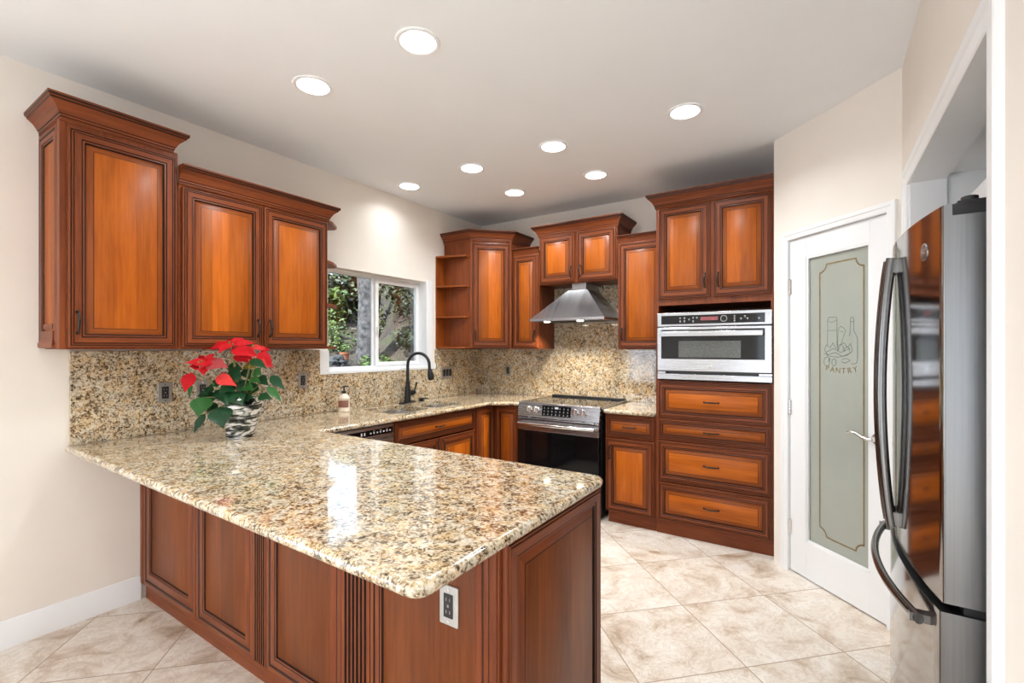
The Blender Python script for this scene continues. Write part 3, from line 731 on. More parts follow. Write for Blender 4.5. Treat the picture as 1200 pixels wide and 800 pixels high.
mb = MB(); mb.lathe(0, 0, [(.016, .140), (.016, .158), (.006, .162), (.006, .184), (.010, .186), (.010, .197), (.004, .199)], 18); mb.tube([(0, 0, .192), (.026, 0, .193), (.036, 0, .187)], .005, 8); mb.build('pump', BLACKP, r)

# ================================================================== RANGE
r = thing('range', 'stainless slide-in electric range with black glass oven door and cooktop', 'stove', (.918, -.640, 0), 0)
w = .770
mb = MB(); mb.box(.002, w-.002, .002, .612, .06, .884); mb.build('body', BLACKP, r)
mb = MB(); mb.box(.03, w-.03, .06, .55, 0, .06); mb.build('base', BLACKP, r)
mb = MB(); mb.box(.016, w-.016, .012, .560, .886, .914); 
# burner rings printed on the glass
for (x, y, rr) in ((.2, .16, .105), (.57, .16, .09), (.2, .42, .075), (.57, .42, .105), (.385, .44, .06)):
    mb.lathe(x, y, [(rr, .9142), (rr, .9145), (rr-.003, .9145), (rr-.003, .9142)], 40, 1, cap=False)
mb.build('cooktop', [BLACKG, GREYPLATE], r)
for x in (0, w-.015):
    mb = MB(); mb.box(x, x+.015, -.02, .60, .886, .917); mb.build('side_trim', STEEL, r, bevel=.002)
mb = MB(); mb.box(.015, w-.015, .562, .600, .886, .930); mb.build('rear_vent', BLACKP, r, bevel=.003)
# slanted control panel
mb = MB(); prof = [(-.045, .790), (-.022, .914), (.010, .917), (.010, .790)]
for i in range(4):
    a, b = prof[i], prof[(i+1) % 4]; mb.quad((0, a[0], a[1]), (w, a[0], a[1]), (w, b[0], b[1]), (0, b[0], b[1]), 0)
for x in (0, w): mb.add([(x, *q) for q in prof], [(0, 1, 2, 3)], 0)
pan = mb.build('control_panel', STEEL, r, bevel=.002)
tilt = math.atan2(.023, .124); pc = Vector((0, -.0335, .852))
Mp = Matrix.Translation((0, -.0345, .852)) @ Matrix.Rotation(-tilt, 4, 'X')      # local: x across, z up the panel, -y out
mb = MB(); mb.M = Mp; mb.box(.245, .515, -.003, .004, -.040, .048)
for i in range(7):
    for j in range(3):
        if (i in (3,) and j == 2): continue
        x = .262+.037*i; z = -.030+.026*j
        mb.box(x, x+.011, -.0037, -.003, z, z+.0025, 1); mb.box(x+.003, x+.008, -.0037, -.003, z+.008, z+.0105, 1)
mb.box(.366, .40, -.0037, -.003, .022, .038, 1)
mb.build('display', [BLACKG, GREYMARK], pan)
for x in (.115, .185, .560, .630):
    mb = MB(); mb.M = Mp @ Matrix.Translation((x, -.002, .006)) @ Matrix.Rotation(PI/2, 4, 'X')
    mb.lathe(0, 0, [(.030, 0), (.030, .006), (.026, .008), (.025, .026), (.022, .030), (.006, .030)], 24); mb.box(-.004, .004, -.024, .024, .029, .034)
    mb.build('knob', CHROME, pan)
mb = MB(); mb.box(.004, w-.004, -.048, -.002, .675, .784); od = mb.build('oven_door', STEEL, r, bevel=.003)
mb = MB(); mb.box(.004, w-.004, -.048, -.002, .215, .6745); mb.build('door_glass', BLACKG, od, bevel=.002)
mb = MB(); pts = [(.03+(w-.06)*k/10, -.098+.020*abs(k/5-1)**2, .738) for k in range(11)]
mb.tube(pts, .0145, 12, flat=1.0)
for x in (.045, w-.045): mb.box(x-.012, x+.012, -.080, -.048, .728, .748)
mb.build('handle', CHROME, od)
mb = MB(); mb.box(.03, w-.03, -.0495, -.0475, .768, .776); mb.build('vent_slot', BLACKP, od)
mb = MB(); mb.box(.004, w-.004, -.048, -.002, .07, .208); mb.build('drawer', BLACKG, r, bevel=.003)
# ================================================================== RANGE HOOD
r = thing('range_hood', 'stainless pyramid chimney hood mounted over the range', 'range hood', (.935, -.500, 1.63), 0)
hw, hd = .720, .478
mb = MB()
def rect(x0, x1, y0, y1, z): return [(x0, y0, z), (x1, y0, z), (x1, y1, z), (x0, y1, z)]
mb.rings([rect(0, hw, 0, hd, 0), rect(0, hw, 0, hd, .022)], 0, smooth=False)
mb.rings([rect(0, hw, 0, hd, .022), rect(.006, hw-.006, .006, hd, .024), rect(.285, .475, .205, hd, .285)], 0, smooth=False)
can = mb.build('canopy', HOODM, r)
mb = MB(); mb.rings([rect(.315, .455, .225, hd, .285), rect(.315, .455, .225, hd, .346)], 0, True, True, smooth=False); mb.build('duct', HOODM, r)
mb = MB(); mb.box(.004, hw-.004, .004, hd-.004, .003, .009); 
for k in range(24): mb.box(.15+k*.0175, .156+k*.0175, .10, .40, -.0005, .0028)
mb.build('filter_panel', STEELD, r)
for x in (.14, .47):
    mb = MB(); mb.lathe(x, .07, [(.040, -.001), (.040, .0028), (.03, .0028)], 20); lf = mb.build('lamp_ring', CHROME, r)
    mb = MB(); mb.lathe(x, .07, [(.028, -.006), (.026, -.0085), (.002, -.009)], 20); mb.lathe(x, .07, [(.028, -.006), (.028, -.001)], 20, cap=False); mb.build('bulb', BULB, lf)
    d = bpy.data.lights.new('hood_lamp', 'SPOT'); d.energy = HOOD_P*6; d.spot_size = math.radians(130); d.spot_blend = .5; d.color = (1, .90, .74); d.shadow_soft_size = .03
    o = bpy.data.objects.new('hood_lamp', d); COL.objects.link(o); o.location = (.935+x, -.43, 1.612)
mb = MB(); mb.box(.325, .395, -.002, 0, .034, .040); mb.M = Matrix.Identity(4)
mb2 = MB(); a = math.atan2(.199, .261); mb2.M = Matrix.Translation((.36, .030, .052)) @ Matrix.Rotation(-a, 4, 'X'); mb2.box(-.035, .035, -.0015, .001, -.006, .006); mb2.build('badge', GREYMARK, can)
# ================================================================== WALL OVEN
r = thing('wall_oven', 'stainless built-in wall oven with black control strip in the oven tower', 'oven', (2.139, -.621, 1.160), 0)
w = .752
mb = MB(); mb.box(.004, w-.004, .005, .55, .004, .486); mb.build('chassis', BLACKP, r)
mb = MB(); mb.box(0, w, -.036, .004, .386, .486); cp = mb.build('control_panel', STEEL, r, bevel=.003)
mb = MB(); mb.box(.030, w-.042, -.038, -.034, .402, .465)
mb.box(.305, .42, -.0386, -.038, .425, .450, 2)
for x, z in ((.16, .445), (.16, .422), (.19, .445), (.19, .422), (.222, .434), (.25, .445), (.25, .42), (.275, .445), (.52, .448), (.52, .43), (.52, .415), (.56, .43), (.585, .445), (.60, .43), (.67, .43)):
    mb.box(x, x+.011, -.0386, -.038, z, z+.004, 1); mb.box(x+.002, x+.009, -.0386, -.038, z-.007, z-.005, 1)
mb.build('display', [BLACKG, GREYMARK, REDDISP], cp)
mb = MB(); mb.M = Matrix.Translation((.458, -.038, .434)) @ Matrix.Rotation(PI/2, 4, 'X'); mb.lathe(0, 0, [(.018, 0), (.018, .010), (.014, .012), (.003, .012)], 24, cap=True); mb.M = Matrix.Translation((.458, -.0386, .434)) @ Matrix.Rotation(PI/2, 4, 'X'); mb.lathe(0, 0, [(.0215, 0), (.0215, .001), (.0195, .001), (.0195, 0)], 24, 1, cap=False); mb.build('dial', [BLACKM, CHROME], cp)
mb = MB(); mb.box(0, w, -.040, .004, .062, .380); od = mb.build('door', STEEL, r, bevel=.004)
mb = MB(); mb.box(.030, w-.042, -.042, -.038, .150, .362); gl = mb.build('door_glass', BLACKG, od, bevel=.001)
SCREEN = simple('oven_screen', (0.10, 0.105, 0.10), .18, .4, var=.5, scale=160)
mb = MB(); mb.box(.155, .565, -.0428, -.042, .162, .280); mb.build('screen', SCREEN, od)
mb = MB(); mb.box(.035, w-.05, -.085, -.068, .312, .350)
for x in (.06, w-.075): mb.box(x-.012, x+.012, -.069, -.042, .318, .344)
mb.build('handle', STEEL, od, bevel=.004)
mb = MB(); mb.M = Matrix.Translation((.37, -.040, .102)) @ Matrix.Rotation(PI/2, 4, 'X'); mb.lathe(0, 0, [(.019, 0), (.019, .003), (.017, .0035), (.002, .0035)], 28)
def ge_mark(mb, M, parent, s=1.0):
    mb.M = M
    add_text(mb, 'GE', .019*s, Matrix.Identity(4), 1)
    n = 32; mb.rings([[(q*s*math.cos(2*PI*i/n), q*s*math.sin(2*PI*i/n), .0006) for i in range(n)] for q in (.0165, .0150)], 1)
    return mb.build('emblem', [STEELD, CHROME], parent, merge=False)
ge_mark(mb, Matrix.Translation((.37, -.0438, .102)) @ Matrix.Rotation(PI/2, 4, 'X'), od)
mb = MB(); mb.box(0.0, w, -.036, .004, 0, .040); mb.box(0, .06, -.030, .004, .040, .058); mb.box(w-.08, w, -.030, .004, .040, .058); mb.build('bottom_trim', STEEL, r, bevel=.002)

# ================================================================== PANTRY DOOR
Mw = Matrix.Translation((2.902, -0.672, 0)) @ Matrix.Rotation(-PI/4, 4, 'Z')
G0, G1, GZ0, GZ1 = .262, .645, .238, 1.925
root = bpy.data.objects.new('door_1', None); root.empty_display_size = .05; COL.objects.link(root)
root.matrix_world = Mw; tag(root, 'white pantry door with a tall frosted etched glass panel', kind='structure')
mb = MB(); y0, y1 = .006, .046
mb.box(D0, G0-.012, y0, y1, .008, DZ); mb.box(G1+.012, D1, y0, y1, .008, DZ); mb.box(G0-.012, G1+.012, y0, y1, .008, GZ0-.012); mb.box(G0-.012, G1+.012, y0, y1, GZ1+.012, DZ)
mb.build('leaf', WHITE, root, bevel=.0015)
mb = MB(); yy = (0.005, .022)
for a in ((G0-.013, G0+.001, GZ0-.012, GZ1+.012), (G1-.001, G1+.013, GZ0-.012, GZ1+.012)): mb.box(a[0], a[1], .008, .022, a[2], a[3])
mb.box(G0, G1, .008, .022, GZ0-.013, GZ0+.001); mb.box(G0, G1, .008, .022, GZ1-.001, GZ1+.013)
mb.build('glazing_bead', WHITE, root, bevel=.003)
mb = MB(); mb.box(G0-.006, G1+.006, .024, .030, GZ0-.006, GZ1+.006); gl = mb.build('glass_panel', FROST, root)
# etched border with notched corners
def stroke(mb, pts, w=.006, y=.0235, t=.0004, closed=False):
    P = [Vector(p) for p in pts]
    if closed: P.append(P[0])
    for i in range(len(P)-1):
        d = (P[i+1]-P[i]); L = d.length
        if L < 1e-6: continue
        d /= L; n = Vector((-d.y, d.x))*w/2; e = d*w*.25
        a, b = P[i]-e, P[i+1]+e
        c = [a-n, b-n, b+n, a+n]
        mb.add([(q.x, y, q.y) for q in c]+[(q.x, y-t, q.y) for q in c], [(0, 1, 2, 3), (4, 5, 6, 7), (0, 1, 5, 4), (1, 2, 6, 5), (2, 3, 7, 6), (3, 0, 4, 7)], 0)
e0, e1, ez0, ez1, nt_ = .332, .608, .300, 1.872, .045
pts = []
def arc(cx, cz, r_, a0, a1, n=7): return [(cx+r_*math.cos(a0+(a1-a0)*k/(n-1)), cz+r_*math.sin(a0+(a1-a0)*k/(n-1))) for k in range(n)]
pts += arc(e0, ez0, nt_, PI/2, 0)+arc(e1, ez0, nt_, PI, PI/2)+arc(e1, ez1, nt_, -PI/2, -PI)+arc(e0, ez1, nt_, 0, -PI/2)
mb = MB(); stroke(mb, pts, .0085, closed=True); mb.build('etched_border', ETCHG, gl, merge=False)
# still life etching: jar, scoop, bottle, basket of produce
mb = MB(); ax, az = .354, 1.295
def S_(pl, w=.0026, closed=False): stroke(mb, [(ax+x*.192, az+z*.27) for x, z in pl], w, closed=closed)
S_([(.16, .42), (.16, .96), (.20, 1.0), (.44, 1.0), (.48, .96), (.48, .40)]); S_([(.16, .93), (.30, .89), (.48, .93)]); S_([(.16, .72), (.48, .72)])
S_([(.50, .36), (.52, .74), (.60, .80), (.70, .76), (.76, .70), (.70, .60), (.62, .44)]); S_([(.56, .70), (.68, .68)])
S_([(.88, .60), (.90, .66), (.92, .94), (.94, .97), (1.0, .97), (1.02, .94), (1.02, .70), (1.08, .62), (1.13, .55), (1.13, .10), (1.08, .04), (.95, .03)]); S_([(.92, .88), (1.02, .88)])
S_(arc(.13, .06, .10, 0, 2*PI, 14)); S_(arc(.38, .05, .075, 0, 2*PI, 12)); S_([(.20, .06), (.22, .14), (.26, .10)])
S_([(.04, .30), (.12, .42), (.26, .36), (.34, .46), (.44, .36), (.52, .30), (.60, .42), (.72, .46), (.82, .36), (.92, .44), (.98, .30)])
S_([(.06, .30), (.20, .18), (.50, .16), (.80, .20), (.98, .30)]); S_([(.10, .26), (.36, .34), (.60, .26), (.90, .34)]); S_([(.16, .20), (.42, .26), (.66, .18), (.94, .26)])
S_([(.62, .08), (.74, .04), (.90, .10), (.80, .14), (.66, .12)]); S_([(.02, .22), (.10, .24), (.16, .18)]); S_(arc(.60, .34, .09, -.4, 3.6, 9)); S_(arc(.80, .30, .08, -.2, 3.4, 9))
mb.build('etched_still_life', ETCHD, gl, merge=False)
mb = MB()
word = 'PANTRY'; cx = (e0+e1)/2+.0; R_ = .34; zc = 1.262+R_
for i, chh in enumerate(word):
    a = (i-2.5)*.105; x = cx+R_*math.sin(a); z = zc-R_*math.cos(a)
    M = Matrix.Translation((x, .0234, z)) @ Matrix.Rotation(-a, 4, 'Y') @ Matrix.Rotation(PI/2, 4, 'X')
    add_text(mb, chh, .044, M)
mb.build('etched_word', ETCHG, gl, merge=False)
# lever and hinges
mb = MB(); mb.M = Matrix.Translation((.700, .006, .925)) @ Matrix.Rotation(PI/2, 4, 'X'); mb.lathe(0, 0, [(.032, 0), (.032, .004), (.026, .010), (.012, .014), (.011, .045)], 24); mb.M = Matrix.Identity(4)
mb.tube([(.705, -.038, .925), (.69, -.040, .925), (.655, -.040, .930), (.62, -.040, .944), (.59, -.040, .950), (.568, -.040, .941)], [.011, .011, .0095, .008, .007, .006], 12); mb.build('handle', CHROME, root)
for z in (1.77, 1.02, .275):
    mb = MB(); mb.lathe(D0-.002, .000, [(.0065, z-.045), (.0065, z+.045)], 12); mb.lathe(D0-.002, 0, [(.004, z+.045), (.005, z+.05), (.002, z+.053)], 10); mb.box(D0-.018, D0+.014, .001, .0045, z-.045, z+.045); mb.build('hinge', CHROME, root)
# ================================================================== REFRIGERATOR
FC = -2.130; HWD = .455
def fx(y, front=3.374, sag=.046): return front+sag*((y-FC)/HWD)**2
r = thing('refrigerator', 'dark stainless french-door refrigerator with bottom freezer in the white alcove', 'refrigerator', (3.95, FC, 0), 0)
r.rotation_euler = (0, 0, 0)
OX, OY = -3.95, -FC
def fridge_front(name, y0, y1, z0, z1, front=3.374, parent=r):
    mb = MB(); n = 26; rr = .004; P = []
    for k in range(n+1):
        y = y0+rr+(y1-y0-2*rr)*k/n; P.append((fx(y, front), y))
    P = [(fx(y0, front)+.006, y0), (fx(y0, front)+.002, y0+.0015)]+P+[(fx(y1, front)+.002, y1-.0015), (fx(y1, front)+.006, y1)]
    F = [(a+OX, b+OY) for a, b in P]; back = [(3.535+OX, y1+OY), (3.535+OX, y0+OY)]
    loop = F+back; m = len(loop)
    for i in range(m):
        j = (i+1) % m; is_front = 1 <= i < len(F)-2
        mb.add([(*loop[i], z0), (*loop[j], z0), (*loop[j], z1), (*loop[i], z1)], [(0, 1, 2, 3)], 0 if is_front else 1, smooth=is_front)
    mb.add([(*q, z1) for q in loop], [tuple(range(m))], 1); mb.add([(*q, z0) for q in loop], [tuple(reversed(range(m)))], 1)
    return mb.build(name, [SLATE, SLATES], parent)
mb = MB(); mb.box(3.545+OX, 4.30+OX, -.448, .448, .04, 1.735); mb.build('cabinet', STEELD, r, bevel=.004)
mb = MB(); mb.box(3.56+OX, 4.25+OX, -.43, .43, 0, .04); mb.build('base_grille', BLACKP, r)
mb = MB(); mb.box(3.46+OX, 3.544+OX, -.445, .445, .70, .742); mb.build('door_gasket', BLACKP, r)
mb = MB(); mb.box(3.45+OX, 3.544+OX, -.003, .003, .742, 1.74); mb.build('door_gasket', BLACKP, r)
dn = fridge_front('door', -2.585, -2.1325, .745, 1.752)
df = fridge_front('door', -2.1275, -1.675, .745, 1.752)
fz = fridge_front('freezer_drawer', -2.585, -1.675, .075, .722, 3.368)
def bar(pts, name, parent):
    mb = MB(); mb.tube(pts, .0115, 12, flat=1.3); return mb
for yy, par in ((FC-.040, dn), (FC+.040, df)):
    s0 = fx(yy); pts = []
    for k in range(21):
        t = k/20; z = .795+.895*t; o = .016+.028*math.sin(PI*t)**.8; pts.append((s0-o+OX, yy+OY, z))
    mb = bar(pts, 'handle', par)
    for z in (.822, 1.663): mb.box(s0-.025+OX, s0+.004+OX, yy+OY-.009, yy+OY+.009, z-.022, z+.022)
    mb.build('handle', HANDLEM, par, bevel=0)
pts = []
for k in range(21):
    t = k/20; y = -2.535+.81*t; pts.append((3.380-.060*(1-(2*t-1)**2)+OX, y+OY, .668))
mb = bar(pts, 'handle', fz)
for y in (-2.515, -1.745): s0 = fx(y, 3.368); mb.box(s0-.040+OX, s0+.004+OX, y+OY-.016, y+OY+.016, .657, .679)
mb.build('handle', HANDLEM, fz)
mb = MB(); mb.box(3.448+OX, 3.60+OX, -.452, -.36, 1.753, 1.760); mb.box(3.437+OX, 3.53+OX, -.4575, -.4555, 1.724, 1.752)
mb.lathe(3.475+OX, -.425, [(.017, 1.760), (.017, 1.772), (.012, 1.774)], 18); mb.build('hinge_cover', BLACKP, r, bevel=.002)
mb = MB(); mb.box(3.448+OX, 3.60+OX, .36, .452, 1.753, 1.760); mb.build('hinge_cover', BLACKP, r, bevel=.002)
yE = -2.47; sE = fx(yE); slope = (fx(yE+.005)-fx(yE-.005))/.01
Me = Matrix.Translation((sE+OX, yE+OY, 1.655)) @ Matrix.Rotation(-math.atan(slope), 4, 'Z') @ Matrix.Rotation(-PI/2, 4, 'Z') @ Matrix.Rotation(PI/2, 4, 'X')
mb = MB(); mb.M = Me; mb.lathe(0, 0, [(.024, -.002), (.024, .0015), (.022, .0025), (.002, .0025)], 28)
ge_mark(mb, Me @ Matrix.Translation((0, 0, .0026)), dn, 1.15)
mb = MB(); mb.box(3.62, 4.375, AY0+.004, AY1-.004, 1.895, 1.955); tag(mb.build('alcove_shelf', WHITE), 'white shelf board spanning the recess above the refrigerator', 'shelf')

# ================================================================== OUTLETS
def outlet(label, M, gang=1, plate=GREYPLATE, w=.070, h=.116, kind='outlet'):
    root = bpy.data.objects.new('wall_outlet' if kind == 'outlet' else 'light_switch', None); root.empty_display_size = .03; COL.objects.link(root); root.matrix_world = M
    tag(root, label, 'outlet' if kind == 'outlet' else 'light switch')
    W_ = w+(gang-1)*.045
    mb = MB(); mb.box(-W_/2, W_/2, -.006, 0, -h/2, h/2); mb.build('cover_plate', plate, root, bevel=.0025)
    for g in range(gang):
        x = (g-(gang-1)/2)*.045
        mb = MB(); mb.box(x-.0165, x+.0165, -.009, -.006, -.034, .034)
        if kind == 'outlet':
            for z in (-.018, .018):
                mb.box(x-.008, x-.0055, -.0094, -.009, z-.004, z+.005, 1); mb.box(x+.0055, x+.008, -.0094, -.009, z-.004, z+.005, 1)
            mb.box(x-.003, x+.003, -.0096, -.009, -.004, .004, 1)
        mb.build('receptacle' if kind == 'outlet' else 'rocker', [BLACKP, GREYPLATE], root)
    for z in (-.046, .046):
        mb = MB(); mb.M = Matrix.Translation((0, -.006, z)) @ Matrix.Rotation(PI/2, 4, 'X'); mb.lathe(0, 0, [(.004, 0), (.0035, .0015), (.001, .0015)], 10); mb.build('screw', CHROME, root)
    return root
ML = lambda y, z: Matrix.Translation((.0215, y, z)) @ Matrix.Rotation(PI/2, 4, 'Z')
outlet('pewter outlet on the granite below the tall single-door wall cabinet', ML(-3.025, 1.135))
outlet('pewter outlet on the granite hidden behind the poinsettia', ML(-2.83, 1.135))
outlet('pewter outlet on the granite between the poinsettia and the window', ML(-2.170, 1.155))
outlet('pewter three-gang switch plate with black rockers right of the window', ML(-.600, 1.142), 3, kind='switch')
MBk = lambda x, z: Matrix.Translation((x, -.0215, z))
outlet('small pewter outlet on the back granite under the narrow wall cabinet', MBk(.375, 1.150))
outlet('pewter outlet on the back granite partly behind the wall oven', MBk(1.965, 1.150))
outlet('satin outlet plate with black receptacle on the peninsula cabinet panel', Matrix.Translation((2.255, PF+.0075, .640)), plate=SILVERPLATE)

# ================================================================== RECESSED LIGHTS
CANS = [(1.676, -2.676, 'largest recessed ceiling light, nearest above the peninsula end'), (.974, -2.720, 'recessed ceiling light above the peninsula near the poinsettia'), (2.510, -1.390, 'recessed ceiling light in front of the tall oven cabinet'),
        (1.660, -1.394, 'middle recessed ceiling light in front of the range'), (.966, -1.394, 'recessed ceiling light left of the middle one in the aisle'), (.285, -1.370, 'recessed ceiling light above the sink by the left wall'),
        (.930, -.750, 'small far recessed ceiling light left of the hood cabinet'), (1.687, -.752, 'small far recessed ceiling light right of the hood cabinet')]
c0 = None
for i, (x, y, lab) in enumerate(CANS):
    if c0 is None:
        c0 = thing('recessed_light', lab, 'ceiling light', (x, y, H), 0, 'recessed ceiling lights')
        mb = MB(); mb.lathe(0, 0, [(.098, -.0005), (.097, -.006), (.090, -.009), (.078, -.004), (.078, -.0005)], 40, cap=False); mb.build('trim_ring', WHITE, c0)
        mb = MB(); mb.lathe(0, 0, [(.079, -.0015), (.078, -.004), (.040, -.0055), (.002, -.006)], 40); mb.build('lens', LENS, c0)
        c = c0
    else:
        c = copy_tree(c0); c.location = (x, y, H); c['label'] = lab
    area('can_lamp', (x, y, H-.012), (0, 0, 0), .15, .15, CAN_P*(.32 if x < .5 else 1.3 if x > 2.4 else 1.0), (.94, .985, 1.0), 'DISK', 2.5)
# cans of the dining end behind the camera
for x, y in ((.9, -5.4), (2.5, -5.4), (.9, -6.8), (2.5, -6.8), (2.4, -4.05)):
    c = copy_tree(c0); c.location = (x, y, H); c['label'] = 'recessed ceiling light of the dining end behind the camera'
    area('can_lamp', (x, y, H-.012), (0, 0, 0), .15, .15, CAN_P, (.94, .985, 1.0), 'DISK', 2.5)

# ================================================================== POINSETTIA
def leaf_mat(name, c1, c2, rough=.4):
    m, nt, b = new_mat(name); L = nt.links
    uv = N(nt, 'ShaderNodeUVMap'); sx = N(nt, 'ShaderNodeSeparateXYZ'); L.new(uv.outputs[0], sx.inputs[0])
    w_ = N(nt, 'ShaderNodeTexWave', wave_type='BANDS', bands_direction='X'); w_.inputs['Scale'].default_value = 2.2; w_.inputs['Distortion'].default_value = 1.0
    L.new(uv.outputs[0], w_.inputs['Vector'])
    no = N(nt, 'ShaderNodeTexNoise', Scale=5.0); L.new(uv.outputs[0], no.inputs['Vector'])
    mx = N(nt, 'ShaderNodeMath', operation='MULTIPLY_ADD'); L.new(w_.outputs['Fac'], mx.inputs[0]); mx.inputs[1].default_value = .35; L.new(no.outputs['Fac'], mx.inputs[2])
    rr = ramp(nt, [(.35, c1), (.85, c2)]); L.new(mx.outputs[0], rr.inputs[0]); L.new(rr.outputs[0], b.inputs['Base Color'])
    b.inputs['Roughness'].default_value = rough; b.inputs['Specular IOR Level'].default_value = .25
    return m
REDL = leaf_mat('red_bract', (0.27, 0.001, 0.004), (0.52, 0.004, 0.010), .7)
PINKL = leaf_mat('pink_bract', (0.42, 0.008, 0.012), (0.64, 0.05, 0.04), .7)
MIXL = leaf_mat('maroon_bract', (0.16, 0.05, 0.04), (0.42, 0.05, 0.06), .5)
GRNL = leaf_mat('green_leaf', (0.004, 0.024, 0.010), (0.013, 0.062, 0.020), .4)
LGRN = leaf_mat('light_green_leaf', (0.014, 0.075, 0.014), (0.035, 0.14, 0.03), .4)
STEMM = simple('green_brown_stem', (0.16, 0.17, 0.05), .55, var=.2)
def leaf(mb, base, tip, width, nrm, droop=.1, fold=.18, mi=0, nl=9, nw=6):
    B, T = Vector(base), Vector(tip); d = T-B; L = d.length; d.normalize()
    n = Vector(nrm); n = (n-d*n.dot(d)).normalized(); s = d.cross(n)
    vs = []; uv = []
    for i in range(nl+1):
        t = i/nl; w = width/2*1.05*(math.sin(PI*min(1, t**.72))**.85)*(1.0 if t < .5 else 1-.55*((t-.5)/.5)) + .0005
        if i == 0: w = .0012
        c = B+d*L*t+n*(-droop*L*(t-.35)**2*1.4+droop*L*.17)
        for j in range(nw+1):
            q = -1+2*j/nw; wob = .04*width*math.sin(7*t+3*q)
            vs.append(tuple(c+s*w*q+n*(fold*w*abs(q)+wob*abs(q)))); uv.append((t*2, abs(q)*.8+.1*q))
    fs = []; fu = []
    for i in range(nl):
        for j in range(nw):
            f = (i*(nw+1)+j, i*(nw+1)+j+1, (i+1)*(nw+1)+j+1, (i+1)*(nw+1)+j); fs.append(f); fu.append([uv[k] for k in f])
    mb.add(vs, fs, mi, fu, True)
PX, PY = .500, -2.850
r = thing('potted_poinsettia', 'red poinsettia in a black and silver foil pot on the granite peninsula', 'potted plant', (PX, PY, CT), YAW)
K = .000816
def pc_(X, Y, d=0.0):
    q = (2.57+d)/2.57
    return ((-1.483+(X-470)*K)*q+1.483, d, (-.488+(715-Y)*K)*q+.488)
red = MB(); grn = MB(); stm = MB(); rnd = random.Random(3)
up = (0, -.75, .75)
for bx, by, tx, ty, wpx, d0, d1, mi in [
    (412, 92, 575, 82, 60, .02, .07, 0), (415, 128, 568, 172, 58, -.03, -.08, 0), (412, 88, 328, 150, 66, -.02, -.08, 0), (405, 92, 208, 126, 58, .02, .04, 0),
    (540, 112, 625, 122, 42, .02, .0, 1), (560, 112, 682, 134, 40, .03, .08, 0), (598, 150, 695, 250, 66, -.02, -.05, 0), (560, 190, 668, 250, 58, -.03, -.07, 1),
    (250, 218, 105, 215, 58, -.05, -.10, 0), (250, 218, 318, 183, 56, -.05, -.02, 0), (255, 222, 392, 245, 86, -.07, -.11, 2), (245, 232, 228, 300, 66, -.07, -.11, 0), (240, 195, 312, 152, 34, -.02, .04, 0), (235, 210, 190, 165, 40, -.02, .05, 0),
    (152, 285, 98, 415, 84, -.07, -.10, 0), (315, 310, 448, 370, 68, -.09, -.13, 1), (430, 170, 540, 215, 50, -.02, -.04, 0), (420, 80, 500, 50, 46, .03, .10, 0), (440, 96, 350, 66, 40, .04, .10, 0), (470, 105, 600, 180, 46, -.0, -.05, 0),
    (330, 306, 420, 300, 46, -.06, -.03, 2), (300, 205, 210, 250, 56, -.06, -.10, 0), (255, 212, 150, 190, 44, -.02, .03, 0), (470, 150, 560, 200, 50, -.01, -.05, 0), (640, 150, 640, 110, 44, .04, .08, 0), (410, 100, 455, 60, 48, .02, .07, 0), (640, 175, 690, 215, 40, .0, .02, 2), (200, 250, 130, 240, 46, -.07, -.10, 0)]:
    leaf(red, pc_(bx, by, d0), pc_(tx, ty, d1), wpx*K*1.12, (rnd.uniform(-.25, .25), -.8, .65), .12, .12, mi)
o = red.build('bracts', [REDL, PINKL, MIXL], r, merge=False); tag(o, 'red bracts')
for bx, by, tx, ty, wpx, d0, d1, mi in [
    (235, 445, 190, 580, 120, -.06, -.12, 1), (335, 515, 358, 655, 124, -.10, -.15, 0), (240, 560, 158, 690, 50, -.08, -.10, 0), (400, 410, 395, 505, 140, -.06, -.12, 0), (680, 305, 772, 398, 56, .0, -.02, 0),
    (660, 378, 752, 478, 44, -.03, -.05, 1), (598, 440, 688, 458, 56, -.05, -.09, 0), (540, 200, 655, 252, 56, -.06, -.10, 0), (545, 320, 610, 350, 50, -.04, -.07, 1), (600, 310, 662, 368, 60, -.0, -.04, 0),
    (410, 260, 475, 335, 90, -.03, -.08, 0), (260, 430, 185, 440, 60, -.02, -.04, 0), (320, 490, 245, 560, 60, -.03, -.05, 0), (350, 345, 262, 372, 56, -.03, -.05, 0), (350, 375, 440, 410, 60, -.05, -.09, 0),
    (460, 480, 570, 440, 60, -.05, -.06, 0), (490, 370, 570, 400, 62, -.02, -.05, 1), (150, 360, 128, 455, 34, -.03, -.03, 1), (390, 238, 488, 262, 60, .02, .0, 0), (500, 235, 580, 250, 56, .02, -.02, 2), (350, 440, 300, 400, 60, 0, .03, 0),
    (300, 470, 210, 430, 80, -.02, .0, 0), (300, 400, 205, 420, 64, 0, .02, 0), (420, 380, 330, 450, 90, -.02, -.05, 0), (520, 330, 470, 430, 80, -.01, -.04, 0), (590, 360, 520, 430, 70, .02, .0, 0), (450, 300, 380, 360, 80, .02, .0, 0), (560, 270, 620, 300, 60, .02, .03, 1), (500, 260, 540, 330, 60, .03, .02, 0), (480, 480, 520, 420, 70, -.05, -.05, 0), (440, 430, 490, 500, 90, -.07, -.10, 0),
    (430, 330, 520, 420, 70, .03, .06, 0), (480, 300, 420, 400, 70, .04, .08, 0), (560, 420, 520, 330, 60, .05, .10, 0), (450, 460, 360, 430, 80, .02, .06, 0), (470, 440, 600, 400, 70, .05, .12, 0)]:
    leaf(grn, pc_(bx, by, d0), pc_(tx, ty, d1), wpx*K*1.08, (rnd.uniform(-.35, .35), -.8, .6), .14, .15, mi)
OLIVE = leaf_mat('olive_leaf', (.11, .09, .01), (.22, .15, .02))
o = grn.build('leaves', [GRNL, LGRN, OLIVE], r, merge=False); tag(o, 'dark green leaves')
